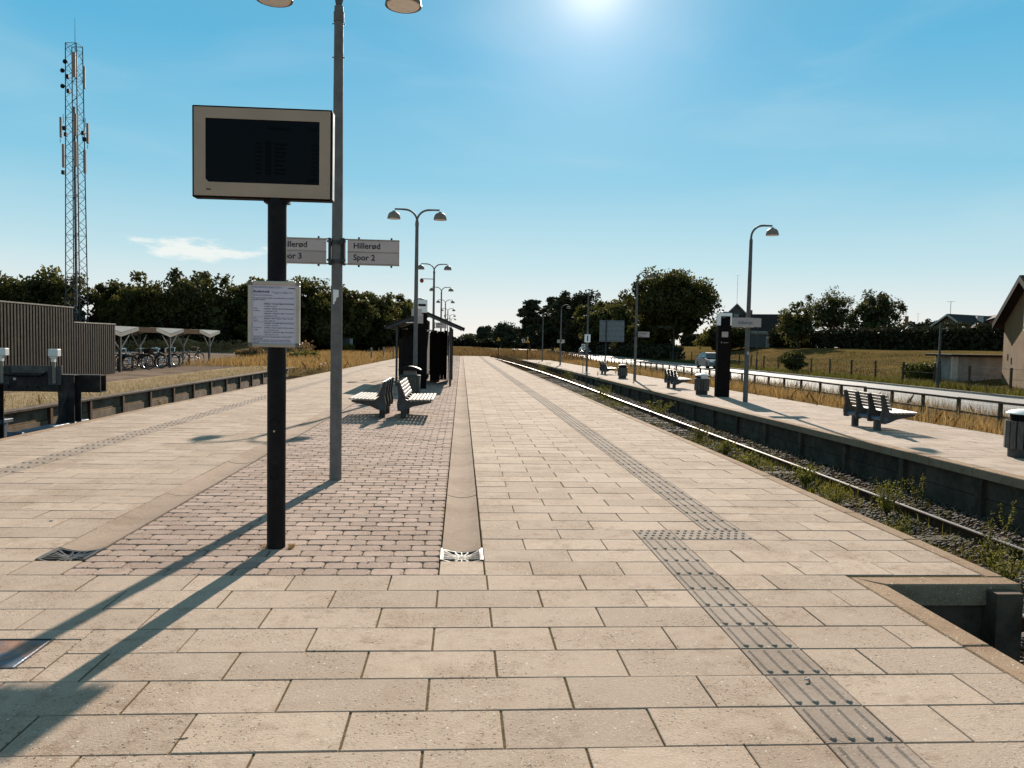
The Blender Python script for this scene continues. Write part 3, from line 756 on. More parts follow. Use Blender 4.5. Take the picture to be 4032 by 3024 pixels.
# ------------------------------------------------------------------ lettering
def text_mesh(body, size, mat, bold=0.0, align='LEFT', ext=.0008, shear=0.):
    cu = bpy.data.curves.new('lettering', 'FONT'); cu.body = body; cu.size = size; cu.align_x = align; cu.extrude = ext; cu.offset = bold; cu.shear = shear; cu.resolution_u = 3
    o = bpy.data.objects.new('tmp', cu); C.objects.link(o)
    dg = bpy.context.evaluated_depsgraph_get(); me = bpy.data.meshes.new_from_object(o.evaluated_get(dg))
    bpy.data.objects.remove(o); bpy.data.curves.remove(cu); me.materials.clear(); me.materials.append(mat); return me
def lettering(body, size, mat, parent, loc, rz=0., bold=0., align='LEFT', width=None):
    me = text_mesh(body, size, mat, bold, align)
    o = link('lettering', me, parent, loc); o.rotation_euler = (math.pi/2, 0, rz)
    if width:
        w = max(v.co.x for v in me.vertices)-min(v.co.x for v in me.vertices)
        o.scale = (width/max(w, 1e-4), 1, 1)
    return o

# ------------------------------------------------------------------ information display on its post
d = thing('information_display', 'flat information screen with pale frame on a thick dark post', 'display', (-1.345, 5.72, 0))
MB().tube([(0,0,-.05),(0,0,.4),(0,0,1.3),(0,0,2.55)], .0665, 20).build('post', M['dark'], d, True)
for s, z0 in ((1, .93), (-1, .55)):
    mb = MB()
    pts = [(.03*math.cos(t), -.0668-.0008, z0+s*.03*math.sin(t)) for t in np.linspace(0, math.pi, 10)]
    mb.tube(pts, .0022, 5); mb.build('hatch_edge', M['black'], d)
MB().tube([(0,-.06,.87),(0,-.0725,.87)], .008, 10).build('lock_bolt', M['chrome'], d, True)
hx0, hx1, hz0, hz1 = -.578, .398, 2.536, 3.178
hs = MB(); hs.box(hx0, hx1, -.06, .03, hz0, hz1, .004); hs.build('housing', M['black'], d)
sidep = MB(); sidep.box(hx1, hx1+.004, -.045, .026, hz0+.012, hz1-.012); sidep.build('side_panel', M['white'], d)
tp = MB(); tp.box(hx0+.012, hx1-.012, -.045, .026, hz1, hz1+.004); tp.build('top_panel', M['white'], d)
bz = MB(); b = .012; y = -.066
sx0, sx1, sz0, sz1 = hx0+.092, hx1-.088, hz0+.108, hz1-.088; ch = .022
O = [(hx0+b, hz0+b), (hx1-b, hz0+b), (hx1-b, hz1-b), (hx0+b, hz1-b)]; S = [(sx0+ch, sz0), (sx1, sz0), (sx1, sz1), (sx0, sz1), (sx0, sz0+ch)]
P3 = lambda p, yy=y: (p[0], yy, p[1])
bz.add([P3(p) for p in O]+[P3(p) for p in S], [(0,1,5,4),(1,2,6,5),(2,3,7,6),(3,0,8,7),(0,4,8)])
bz.add([P3(p, y+.005) for p in S]+[P3(p) for p in S], [(k,(k+1)%5,5+(k+1)%5,5+k) for k in range(5)])
bz.add([P3(p, y+.006) for p in O]+[P3(p) for p in O], [(k,(k+1)%4,4+(k+1)%4,4+k) for k in range(4)])
bz.build('bezel', M['bezel'], d)
scr = MB(); scr.add([P3(p, y+.0055) for p in S], [(0,1,2,3,4)]); scr = scr.build('screen', M['screen'], d)
sw, sh = sx1-sx0, sz1-sz0
Q = lambda u, v: (sx0+u*sw, y+.0035, sz1-v*sh)
rows = [('17:32','375R','Helsingør','17:38'),('17:42','360R','Rågeleje','17:44'),('18:00','363','Helsinge','17:50'),('18:02','388','Tisvilde','18:12'),('18:10','373','Hillerød','18:20'),('18:22','362','Esrum','18:32'),('18:30','361','Græsted','18:38'),('18:42','390R','Hillerød','18:44')]
for k, (a, bn, c, e) in enumerate(rows):
    v = .335+k*.066
    q = Q(.525, v); mb = MB(); mb.box(q[0]-.002, q[0]+.036, q[1]-.001, q[1], q[2]-.028, q[2]+.002); mb.build('route_box', M['screen_ink'], scr)
    lettering(a, .021, M['screen_ink'], scr, Q(.43, v+.05)); lettering(c, .024, M['screen_ink'], scr, Q(.60, v+.052), bold=.0006); lettering(e, .021, M['screen_ink'], scr, Q(.925, v+.06))
    lettering(bn, .012, M['screen_lo'], scr, (Q(.533, v)[0], y+.001, Q(0, v+.04)[2]))
lettering('DØT', .042, M['screen_ink'], scr, Q(.885, .965), bold=.002); lettering('Gilleleje St.', .03, M['screen_ink'], scr, Q(.585, .15)); lettering('17:27', .03, M['screen_ink'], scr, Q(.90, .15))
mb = MB(); mb.lathe([(.0, -.001), (.013, -.001), (.013, .001)], (0,0,0), 12); o = mb.build('line_badge', M['screen_ink'], scr, loc=Q(.56, .12)); o.rotation_euler = (R(90), 0, 0)
mb = MB(); mb.box(hx0+.098, hx0+.128, y-.0015, y+.001, hz0+.052, hz0+.060); mb.build('sensor_slot', M['black'], d)
mb = MB(); mb.box(-.085, .085, -.05, .05, hz0-.02, hz0); mb.build('mount_collar', M['dark'], d)
mb = MB()
for q in (.03, .046): MB().bar((hx0+q,-.02,hz0),(hx0+q,-.02,hz0-.008), .004, 6).build('rubber_foot', M['black'], d)

# notice board clamped to the display post
n = thing('notice_board', 'framed traffic notice sheet clamped to the dark display post', 'notice', (-1.345, 5.64, 1.48))
fw, fh, t = .365, .472, .026
for a in (-1, 1):
    mb = MB(); mb.box(a*fw/2-(t if a > 0 else 0), a*fw/2+(t if a < 0 else 0), -.012, .010, .028, fh-.028, .004); mb.build('frame_bar', M['alu'], n)
    for zz in (0, fh-.028):
        mb = MB(); mb.box(a*fw/2-(.03 if a > 0 else 0), a*fw/2+(.03 if a < 0 else 0), -.0135, .010, zz, zz+.028, .004); mb.build('frame_corner', M['alu_corner'], n)
for zz in (.0, fh-t):
    mb = MB(); mb.box(-fw/2+.0305, fw/2-.0305, -.012, .010, zz, zz+t, .004); mb.build('frame_bar', M['alu'], n)
sh_ = MB(); sh_.box(-fw/2+.02, fw/2-.02, -.002, .006, .02, fh-.02); sh_ = sh_.build('notice_sheet', M['paper'], n)
NX, NZ = -fw/2+.034, fh
L = lambda body, s, x, z, mat=M['ink2'], bold=0., w=None: lettering(body, s, mat, sh_, (NX+x, -.0032, NZ-z), bold=bold, width=w)
L('TRAFIKINFORMATION', .0165, .0, .050, M['ink3'], .0006, .20); L('Lokaltog', .009, .245, .052, M['ink'], .0003, .052)
L('Buskørsel', .023, .0, .082, M['ink2'], .0009, .112); L('- Togbus afgår fra', .017, .121, .086, M['ink3'], .0, .155); L('Stationspladsen', .0165, .0, .105, M['ink3'], .0, .13)
L('På grund af sporarbejde på strækningen er togene', .0085, 0, .124, M['ink2'], .0002, .288); L('erstattet med togbusser.', .0085, 0, .136, M['ink2'], .0002, .09)
zz = .150
def line(x0, x1, z, hgt=.0011, mat=M['ink2']):
    mb = MB(); mb.box(NX+x0, NX+x1, -.0033, -.002, NZ-z-hgt, NZ-z); mb.build('table_rule', mat, sh_)
tbl = ['Gilleleje - Græsted afgår på ydersiden', 'I begge retninger', 'Helsinge - Kagerup afgår på første perron', 'Lørdag/søndag, kl. 12.00', 'Hillerød - Gribskov afgår på forsiden', 'Hverdage, kl. 5.30']
line(.075, .29, .156)
for k, tx in enumerate(tbl): L(tx, .0085, .078, .166+k*.0170, M['ink2'], .0003 if k % 2 == 0 else 0, .21 if k % 2 == 0 else .09)
L('Torsdag', .008, .002, .198); L('25. september', .008, .002, .214)
line(0, .29, .256)
L('Gilleleje - Hillerød togbus i begge retninger', .0085, .078, .270, M['ink2'], .0003, .205); L('hele døgnet', .0085, .078, .286, w=.075); L('Fre. 26.', .008, .002, .268); L('september', .008, .002, .283)
line(0, .29, .291)
for k, tx in enumerate(tbl): L(tx, .0085, .078, .304+k*.0160, M['ink2'], .0003 if k % 2 == 0 else 0, .21 if k % 2 == 0 else .1)
L('27. september -', .008, .002, .335, w=.06); L('søndag', .008, .012, .35)
line(0, .29, .3915)
for k in range(5): L(['Togbusserne kører efter særlig køreplan, som kan ses på', 'stationens opslag.', 'Cykler kan ikke medtages i busserne. Kørestole medtages', 'efter aftale. Læs mere på vores hjemmeside eller spørg', 'personalet.'][k], .0078, 0, .402+k*.0107, M['ink2'], .0002, [.27,.07,.26,.27,.04][k])
mb = MB(); mb.box(-.05, .05, .010, .03, .1, .36); mb.build('clamp_plate', M['alu_corner'], n)

# ------------------------------------------------------------------ lamps
def shade(parent, x, z, s=1.):
    """bell shaped enamel shade with a cap; its rim lies at height z"""
    prof = [(.02,.235),(.045,.235),(.05,.205),(.085,.20),(.13,.175),(.165,.13),(.185,.07),(.195,.01),(.197,0),(.188,0),(.18,.02)]
    o = MB().lathe([(r*s, h*s) for r, h in prof], (x, 0, z), 20, close=False).build('lamp_shade', M['lampshade'], parent, True)
    MB().lathe([(.182*s, .016*s), (.17*s, -.004*s), (.09*s, -.014*s), (.001, -.016*s)], (x, 0, z), 20, close=False).build('lamp_glass', M['lampglass'], o, True)
    return o
def double_lamp(loc, label):
    t = thing('platform_lamp', label, 'lamp post', loc, group='double-armed lamp posts along the platform')
    MB().tube([(0,0,-.05),(0,0,1.2),(0,0,1.25),(0,0,3.2),(0,0,5.08)], [.066,.064,.062,.057,.048], 14).build('pole', M['galv'], t, True)
    for s in (-1, 1):
        pts = [(0,0,5.0)] + [(s*(.36-.36*math.cos(a)), 0, 5.06+.34*math.sin(a)) for a in np.linspace(.1, math.pi/2, 9)] + [(s*.5,0,5.405),(s*.66,0,5.405)]
        MB().tube(pts, [.034]+[.03]*9+[.026,.026], 10).build('arm', M['galv'], t, True)
        shade(t, s*.68, 5.12)
    MB().tube([(0,0,4.92),(0,0,5.02)], .056, 14).build('arm_collar', M['galv'], t, True)
    return t
lam_y = [8.5, 23.1, 39.2, 55.9, 73.0, 89.7, 110.2, 128.4]
lab = ['tall near lamp post rising out of frame beside the information display', 'double-armed lamp post rising behind the slatted bin by the shelter', 'double-armed lamp post just beyond the shelter, third along the platform', 'double-armed lamp post fourth along the platform, beyond the shelter', 'double-armed lamp post fifth along the platform', 'double-armed lamp post sixth along the platform', 'double-armed lamp post seventh along the platform', 'smallest and farthest double-armed lamp post past the platform end']
lamp0 = double_lamp((-1.36, 8.5, 0), lab[0])
for k in range(1, 8): dup(lamp0, (-1.37-.004*(lam_y[k]-23), lam_y[k], 0 if k < 5 else -.1), random.gauss(0, .01), lab[k])
mb = MB(); mb.prism([(-.03,1.92),(-.014,1.925),(-.012,1.955),(.0,1.95),(.004,1.99),(.028,2.0),(.03,2.075),(-.03,2.08)], -.0635, -.0615, 'y')
mb.build('torn_sticker', M['white'], lamp0)
for z in (4.55, 4.9):
    for s in (-1, 1): MB().bar((s*.045,0,z),(s*.068,0,z), .006, 6).build('climbing_bolt', M['galv_dk'], lamp0)
mb = MB(); mb.box(-.028, .028, -.067, -.062, .55, .95, .003); mb.build('access_door', M['galv'], lamp0)

def platform_sign(loc, side, lines, label, w=.55, hgt=.25, txt=True):
    """two line name plate on brackets, standing out from a lamp post"""
    t = thing('platform_sign', label, 'sign', loc)
    x0, x1 = (.115, .115+w) if side > 0 else (-.115-w, -.115)
    mb = MB(); mb.box(x0, x1, -.014, .014, 0, hgt/2-.004, .002); mb.build('name_plate', M['sign'], t)
    mb = MB(); mb.box(x0, x1, -.014, .014, hgt/2+.004, hgt, .002); mb.build('name_plate', M['sign'], t)
    fr = MB(); fr.box(x0-.004, x1+.004, -.018, .018, -.014, -.002, .002); fr.box(x0-.004, x1+.004, -.018, .018, hgt+.002, hgt+.014, .002); fr.box(x0-.003, x1+.003, -.016, .016, hgt/2-.003, hgt/2+.003)
    e0 = x1 if side > 0 else x0-.004; fr.box(e0, e0+.004, -.018, .018, -.0145, hgt+.0145)
    fr.build('sign_frame', M['alu'], t)
    for z in (-.012, hgt+.004): MB().box(min(0, side*.115), max(0, side*.115), -.006, .006, z, z+.012).build('bracket_arm', M['galv_dk'], t)
    for q in (.12, .47):
        for z0_, z1_ in ((hgt+.014, hgt+.034), (-.034, -.014)): MB().box(x0+q*w/.55-.009, x0+q*w/.55+.009, -.02, .02, z0_, z1_).build('clip', M['galv_dk'], t)
    MB().box(min(side*.062, side*.088), max(side*.062, side*.088), -.035, .035, -.02, hgt+.02, .004).build('bracket', M['galv_dk'], t)
    for z in (.02, hgt-.03): MB().box(min(side*.05, side*.1), max(side*.05, side*.1), -.055, -.037, z, z+.02).build('bolt', M['galv_dk'], t)
    if txt:
        lx = x0+.06
        lettering(lines[0], .088, M['ink'], t, (lx, -.0155, hgt/2+.038), bold=.0012); lettering(lines[1], .088, M['ink'], t, (lx, -.0155, .038), bold=.0012)
    return t
platform_sign((-1.36, 8.49, 2.365), 1, ('Hillerød', 'Spor 2'), 'white name plate reading Hillerød Spor 2 on the near lamp post')
platform_sign((-1.36, 8.49, 2.365), -1, ('Hillerød', 'Spor 3'), 'white name plate for Spor 3, half hidden behind the display post')
mb = thing('sign_clamp', 'dark clamp band holding the two name plates on the near lamp post', 'clamp', (-1.36, 8.49, 2.36))
q = MB(); q.tube([(0,.01,.205),(0,.01,.245)], .0685, 14); q.tube([(0,.01,.0),(0,.01,.04)], .0685, 14); q.build('band', M['galv_dk'], mb, True)
q = MB(); q.box(-.07,-.045,-.075,-.05,.0,.04); q.box(.045,.07,-.075,-.05,.205,.245); q.build('bolt', M['galv_dk'], mb)
# edge-on name plates of the second lamp and of the next ones
def edge_sign(x, y, z, side, label, ln=.55):
    t = thing('track_sign', label, 'sign', (x, y, z), R(70)*side)
    a = MB(); a.box(min(.08*side, (.08+ln)*side), max(.08*side, (.08+ln)*side), -.012, .012, 0, .23, .002); a.build('name_plate', M['sign'], t)
    a = MB(); a.box(min(0, .08*side), max(0, .08*side), -.03, .03, .02, .05); a.box(min(0, .08*side), max(0, .08*side), -.03, .03, .2, .23); a.build('bracket', M['galv_dk'], t)
edge_sign(-1.37, 23.1, 2.28, -1, 'nearly edge-on name plate left of the lamp post above the bin', .34)
edge_sign(-1.37, 23.1, 2.28, 1, 'nearly edge-on name plate right of the lamp post above the bin', .34)
platform_sign((-1.43, 39.15, 2.2), 1, ('Hillerød', 'Spor 2'), 'small far name plate seen through the shelter gap')
sp_ = thing('loudspeaker', 'small red and dark loudspeaker on the third double-armed lamp post', 'speaker', (-1.43, 39.2, 4.55))
MB().lathe([(.04,-.1),(.09,-.05),(.1,.05),(.05,.12)], (-.62, 0, 0), 10).build('horn', M['red'], sp_, True); MB().bar((-.6,0,.1),(0,0,.1), .018, 6).build('bracket', M['galv_dk'], sp_)

def single_lamp(loc, label):
    t = thing('side_platform_lamp', label, 'lamp post', loc, group='single-armed lamp posts on the side platform')
    MB().tube([(0,0,-.05),(0,0,1.2),(0,0,3.2),(0,0,4.86)], [.074,.07,.06,.048], 14).build('pole', M['galv'], t, True)
    pts = [(0,0,4.8)] + [(.36-.36*math.cos(a), 0, 4.92+.36*math.sin(a)) for a in np.linspace(.05, math.pi/2, 10)] + [(.5,0,5.28),(.63,0,5.28)]
    MB().tube(pts, [.036]+[.032]*10+[.027,.027], 10).build('arm', M['galv'], t, True)
    shade(t, .64, 5.0, .98); return t
s0 = single_lamp((8.56, 22.6, zr(22.6)), 'nearest single-armed lamp post, beside the dark column on the side platform')
for x, y, l in ((8.5, 37.2, 'single-armed lamp post second along the side platform, behind the small bin'), (8.3, 50.5, 'single-armed lamp post third along the side platform, carrying the number plate'), (8.7, 67.3, 'single-armed lamp post fourth along the side platform, with small plates'), (8.9, 84.3, 'farthest single-armed lamp post near the end of the side platform')):
    dup(s0, (x, y, zr(y)), random.gauss(0, .04), l)
mb = MB(); mb.box(-.03, .04, -.073, -.07, 1.43, 1.52); mb.build('sticker', M['sign'], s0); mb = MB(); mb.box(-.03, .04, -.073, -.07, 1.375, 1.425); mb.build('sticker', M['bench_b'], s0)
# station name plates on the nearest side lamp
t = thing('station_sign', 'angled white station name plate on the nearest side platform lamp', 'sign', (8.56, 22.55, 2.13), R(-16))
a = MB(); a.box(-.48, .13, -.10, -.075, 0, .29, .003); a.build('name_plate', M['sign'], t); lettering('Gilleleje', .13, M['bench_b'], t, (-.32, -.102, .095), bold=.002)
a = MB(); a.box(-.05, .05, -.075, -.05, .04, .08); a.box(-.05, .05, -.075, -.05, .2, .24); a.build('bracket', M['galv_dk'], t)
t = thing('station_sign', 'second white name plate pointing right behind the angled station name', 'sign', (8.56, 22.62, 2.15), R(14))
a = MB(); a.box(.08, .46, -.013, .013, 0, .27, .003); a.build('name_plate', M['sign'], t); a = MB(); a.box(0, .08, -.02, .02, .03, .06); a.box(0, .08, -.02, .02, .2, .23); a.box(.3,.315,-.01,.01,.27,.30); a.build('bracket', M['galv_dk'], t)
t = thing('platform_sign', 'white name plate for Spor 1 on the second side platform lamp', 'sign', (8.5, 37.15, zr(37)+2.12))
a = MB(); a.box(.1, .66, -.013, .013, 0, .27, .003); a.build('name_plate', M['sign'], t); a = MB(); a.box(-.07, .1, -.03, .03, .03, .24); a.build('bracket', M['galv_dk'], t)
lettering('Helsingør', .10, M['ink'], t, (.15, -.015, .155), bold=.001); lettering('Spor 1', .10, M['ink'], t, (.15, -.015, .03), bold=.001)
t = thing('track_number_sign', 'white plate with black figure 1 on the third side lamp', 'sign', (8.3, 50.4, zr(50)))
a = MB(); a.box(-.22, .17, -.10, -.075, 1.92, 2.44, .004); a.build('plate', M['white'], t); lettering('1', .52, M['ink'], t, (-.02, -.103, 2.0), bold=.012, align='CENTER'); a = MB(); a.box(-.05,.05,-.076,.0,2.1,2.25); a.build('bracket', M['galv_dk'], t)
t = thing('stop_sign_board', 'small white board with black S below the figure 1 plate', 'sign', (8.02, 50.3, zr(50)))
a = MB(); a.box(-.12, .12, -.02, 0, 1.42, 1.80, .004); a.build('plate', M['white'], t); lettering('S', .40, M['ink'], t, (0, -.023, 1.48), bold=.01, align='CENTER'); MB().bar((0,.02,0),(0,.02,1.82), .022, 8).build('post', M['galv'], t)
t = thing('small_plates', 'pair of small pale plates on the fourth side lamp', 'sign', (8.7, 67.2, zr(67)+1.95))
for s in (-1, 1):
    a = MB(); a.box(min(.07*s,.34*s), max(.07*s,.34*s), -.012, .012, 0, .28); a.build('name_plate', M['sign'], t)
a = MB(); a.box(-.07,.07,-.05,.05,.1,.18); a.build('bracket', M['galv_dk'], t)

# ------------------------------------------------------------------ benches
def bench(loc, rz, label, ln=1.8):
    """faces +x, length along y"""
    t = thing('bench', label, 'bench', loc, rz, 'slatted platform benches')
    h2 = ln/2
    for y in (-.48, .48):
        mb = MB(); mb.box(-.055, .055, y-.05, y+.05, -.04, .22, .006); mb.build('leg', M['bench_m'], t)
    MB().tube([(-.01,-h2+.06,.245),(-.01,h2-.06,.245)], .05, 12).build('beam', M['bench_b'], t, True)
    prof = [(-.09,.17),(-.02,.165),(.06,.19),(.20,.255),(.56,.335),(.56,.372),(.16,.36),(.06,.40),(.02,.48),(-.055,.74),(-.115,.735),(-.075,.46),(-.105,.30)]
    for y in np.linspace(-h2+.09, h2-.09, 4):
        MB().prism(prof, y-.03, y+.03, 'y').build('bracket', M['bench_m'], t)
    for k in range(7):
        x = .14+k*.073; z = .368+.0022*k
        mb = MB(); mb.box(x-.028, x+.028, -h2, h2, z+.004, z+.03, .006); mb.build('seat_slat', M['slat'], t)
    for k in range(5):
        f = k/4.; cx, cz = .062-.10*f, .46+.25*f
        mb = MB(); mb.box(-.0115, .0115, -h2, h2, -.026, .026, .005); o = mb.build('back_slat', M['slat'], t); o.location = (cx, 0, cz); o.rotation_euler = (0, -.37, 0)
    return t
b0 = bench((-1.13, 15.85, 0), 0, 'grey slatted bench facing right, of the back-to-back pair on the bricks')
dup(b0, (-1.55, 15.87, 0), math.pi, 'grey slatted bench facing left, of the back-to-back pair on the bricks')
dup(b0, (8.33, 15.25, zr(15.2)), R(-3), 'large slatted bench on the side platform seen from behind, nearest the camera')
dup(b0, (8.42, 30.3, zr(30)), R(-2), 'slatted bench on the side platform just left of the round bin with white lid')
dup(b0, (8.45, 45.2, zr(45)), 0, 'small far slatted bench on the side platform before the figure 1 plate')

# ------------------------------------------------------------------ bins
def round_bin(loc, rz, label, lidm, collarm):
    t = thing('litter_bin', label, 'bin', loc, rz, 'round slatted bins on the side platform')
    MB().lathe([(.20,0),(.205,.01),(.205,.16),(.2,.16)], (0,0,0), 20).build('base', M['galv_dk'], t, True)
    MB().lathe([(.225,.15),(.225,.53),(.15,.54)], (0,0,0), 20).build('liner', M['black'], t, True)
    for k in range(16):
        a = 2*math.pi*k/16; c, s = math.cos(a), math.sin(a)
        Mx = Matrix.Rotation(a, 3, 'Z')
        MB().obox((.24*c, .24*s, .345), .03, .078, .42, Mx).build('slat', M['slat_dk'], t)
    MB().lathe([(.2,.54),(.195,.60),(.2,.655)], (0,0,0), 18, close=False).build('collar', collarm, t, True)
    MB().box(-.12, .12, -.215, -.195, .565, .635).build('mouth', M['black'], t)
    MB().lathe([(.001,.735),(.10,.73),(.19,.71),(.25,.675),(.252,.66),(.18,.655)], (0,0,0), 24, close=False).build('lid', lidm, t, True)
    return t
rb = round_bin((8.36, 26.2, zr(26)), R(-60), 'round slatted bin with white lid beside the dark column', M['white'], M['white'])
rb2 = round_bin((8.56, 11.1, zr(11)), R(20), 'large round slatted bin cut by the right edge of frame', M['white'], M['black'])
rb3 = round_bin((8.36, 39.4, zr(39)), R(0), 'small dark round bin beside the far bench, without pale lid', M['dark'], M['dark'])
def square_bin(loc, label):
    t = thing('litter_bin', label, 'bin', loc, 0)
    mb = MB(); mb.box(-.27, .27, -.2, .2, 0, .52); mb.build('liner', M['black'], t)
    for k in range(12):
        x = -.275+k*.05
        mb = MB(); mb.box(x-.019, x+.019, -.225, -.2, .04, .53, .003); mb.build('slat', M['slat_dk'], t)
    for k in range(8):
        y = -.175+k*.05
        mb = MB(); mb.box(.272, .297, y-.019, y+.019, .04, .53, .003); mb.build('slat', M['slat_dk'], t)
    mb = MB(); mb.box(-.30, .30, -.235, .235, .53, .555, .004); mb.build('rim', M['galv_dk'], t)
    mb = MB(); mb.prism([(-.19,.556),(.19,.556),(.165,.70),(-.165,.70)], -.15, .15, 'y'); mb.build('hood_box', M['galv'], t)
    MB().tube([(0,-.151,.635),(0,-.157,.635)], .012, 10).build('lock', M['galv_dk'], t, True)
    pr = [(-.32,.70)]+[(-.32+.64*k/14., .715+.10*math.sin(math.pi*k/14.)**.75) for k in range(15)]+[(.32,.70),(.2,.69),(-.2,.69)]
    mb = MB(); mb.prism(pr, -.22, .22, 'y'); mb.build('lid', M['dark'], t, True)
    for s in (-1, 1):
        mb = MB(); mb.box(s*.205-.012, s*.205+.012, -.02, .02, .556, .705); mb.build('lid_post', M['black'], t)
    return t
square_bin((-1.46, 22.1, 0), 'square slatted bin with arched dark lid behind the double bench')

# ------------------------------------------------------------------ dark information columns
def column(loc, rz, label, hh, head=None):
    t = thing('information_column', label, 'column', loc, rz)
    w, dp = .215, .13
    mb = MB(); mb.box(-w, w, -dp, dp, 0, hh-.42, .006); mb.build('shaft', M['black'], t)
    mb = MB(); mb.box(-w-.004, w+.004, -dp-.004, dp+.004, hh-.418, hh, .012); mb.build('head', M['white'], t)
    mb = MB(); mb.box(-w+.07, w-.05, -dp-.009, -dp-.0045, hh-.42, hh-.11); mb.build('head_panel', M['black'], t)
    MB().lathe([(.12,0),(.12,.03),(.09,.045)], (0,0,hh), 16).build('cap', M['dark'], t, True)
    return t
c1 = column((8.66, 25.0, zr(25)), R(-4), 'tall dark information column with pale head on the side platform', 2.78)
a = MB(); a.box(-.10, .11, -.134, -.1305, 1.98, 2.16); a.build('notice', M['sign'], c1)
lettering('Midttrafik' if 0 else 'rejsekort', .05, M['sign'], c1, (-.06, -.1325, 1.79)); mb = MB()
mb.tube([(-.10+.022*math.cos(q), -.132, 1.805+.022*math.sin(q)) for q in np.linspace(.5, 5.6, 10)], .005, 5); mb.build('logo_ring', M['sign'], c1)
lettering('Information', .03, M['sign'], c1, (-.13, -.141, 2.62))
c2 = column((-1.33, 24.9, 0), R(3), 'dark information column with white head rising beside the shelter roof', 2.85)
for ch in [o for o in c2.children if o.name.startswith('head_panel')]: bpy.data.objects.remove(ch)
a = MB(); a.box(-.07, .17, -.14, -.136, 2.64, 2.71); a.build('slot_display', M['black'], c2); a = MB(); a.box(-.05, .04, -.14, -.136, 2.46, 2.57); a.build('reader', M['galv_dk'], c2)
a = MB(); a.box(-.2, .09, -.136, -.131, 2.09, 2.40); a.build('notice', M['sign'], c2)

# ------------------------------------------------------------------ waiting shelter
s = thing('waiting_shelter', 'small dark timber waiting shelter with pitched roof on the platform', 'shelter', (-1.27, 26.4, 0))
SL = 4.6
for x in (-.93, .90):
    for y in (0.05, SL-.1): mb = MB(); mb.box(x-.035, x+.035, y-.035, y+.035, -.03, 2.02, .004); mb.build('post', M['galv_dk'], s)
for sg in (-1, 1):
    pr = [(0,2.50),(sg*1.31,1.97),(sg*1.31,2.03),(0,2.565)]
    rf = MB(); rf.prism(pr, -.12, SL+.1, 'y'); rf = rf.build('roof_panel', M['roof_dk'], s)
    pr = [(sg*.02,2.40),(sg*1.27,1.895),(sg*1.27,1.985),(sg*.02,2.49)]
    mb = MB(); mb.prism(pr, -.145, -.115, 'y'); mb.build('barge_board', M['galv_dk'], s)
    MB().tube([(sg*1.34,-.14,1.985),(sg*1.34,SL+.12,1.985)], .04, 8).build('rain_gutter', M['dark'], s, True)
    mb = MB(); mb.box(sg*.93-.03 if sg < 0 else .87, sg*.93+.03 if sg < 0 else .93, .08, SL, 1.93, 2.0); mb.build('eaves_beam', M['timber_dk'], s)
def boards(xa, xb, y, z0, z1, parent, along='x', w=.125, gap=.012, jag=True):
    p = xa
    while p < xb-.02:
        q = min(p+w-gap, xb); zt = z1 + (random.choice((0, .015, .03)) if jag else 0)
        mb = MB()
        if along == 'x': mb.box(p, q, y-.011, y+.011, z0, zt)
        else: mb.box(y-.011, y+.011, p, q, z0, zt)
        mb.build('board', M['timber_dk'], parent); p += w
boards(-.90, .02, 1.9, .12, 1.93, s, gap=.004); boards(.12, .74, 2.3, .10, 1.90, s, gap=.006); boards(.09, .74, 2.33, .28, 1.84, s, gap=.003, jag=False)
boards(.0, SL-.4, .0, .10, 2.3, s, 'y', gap=.005, jag=False); boards(1.2, SL-.3, .80, .10, 1.86, s, 'y', gap=.004)
boards(-.9, -.02, .5, .3, 1.6, s, gap=.004); boards(2.4, SL-.2, -.9, .12, 1.86, s, 'y', gap=.005)
for z in (.35, 1.0, 1.7):
    mb = MB(); mb.box(.12, .74, 2.312, 2.35, z, z+.08); mb.build('cross_rail', M['timber_dk'], s)
mb = MB(); mb.box(.06, .5, 2.5, SL-.6, .40, .44); mb.build('inner_seat', M['slat'], s)
for y in (2.7, SL-.8): mb = MB(); mb.box(.1, .45, y-.02, y+.02, 0, .4); mb.build('seat_support', M['bench_m'], s)
mb = MB(); mb.box(-.55, -.05, .46, .488, .95, 1.75, .004); mb.build('timetable_case', M['dark'], s)
MB().bar((-.62,-.1,2.14),(-.30,-.1,2.16), .02, 6).build('light_tube', M['lampglass'], s)
mb = MB(); mb.box(.02, .26, .1, .13, 1.86, 1.92); mb.build('sign_strip', M['sign'], s)

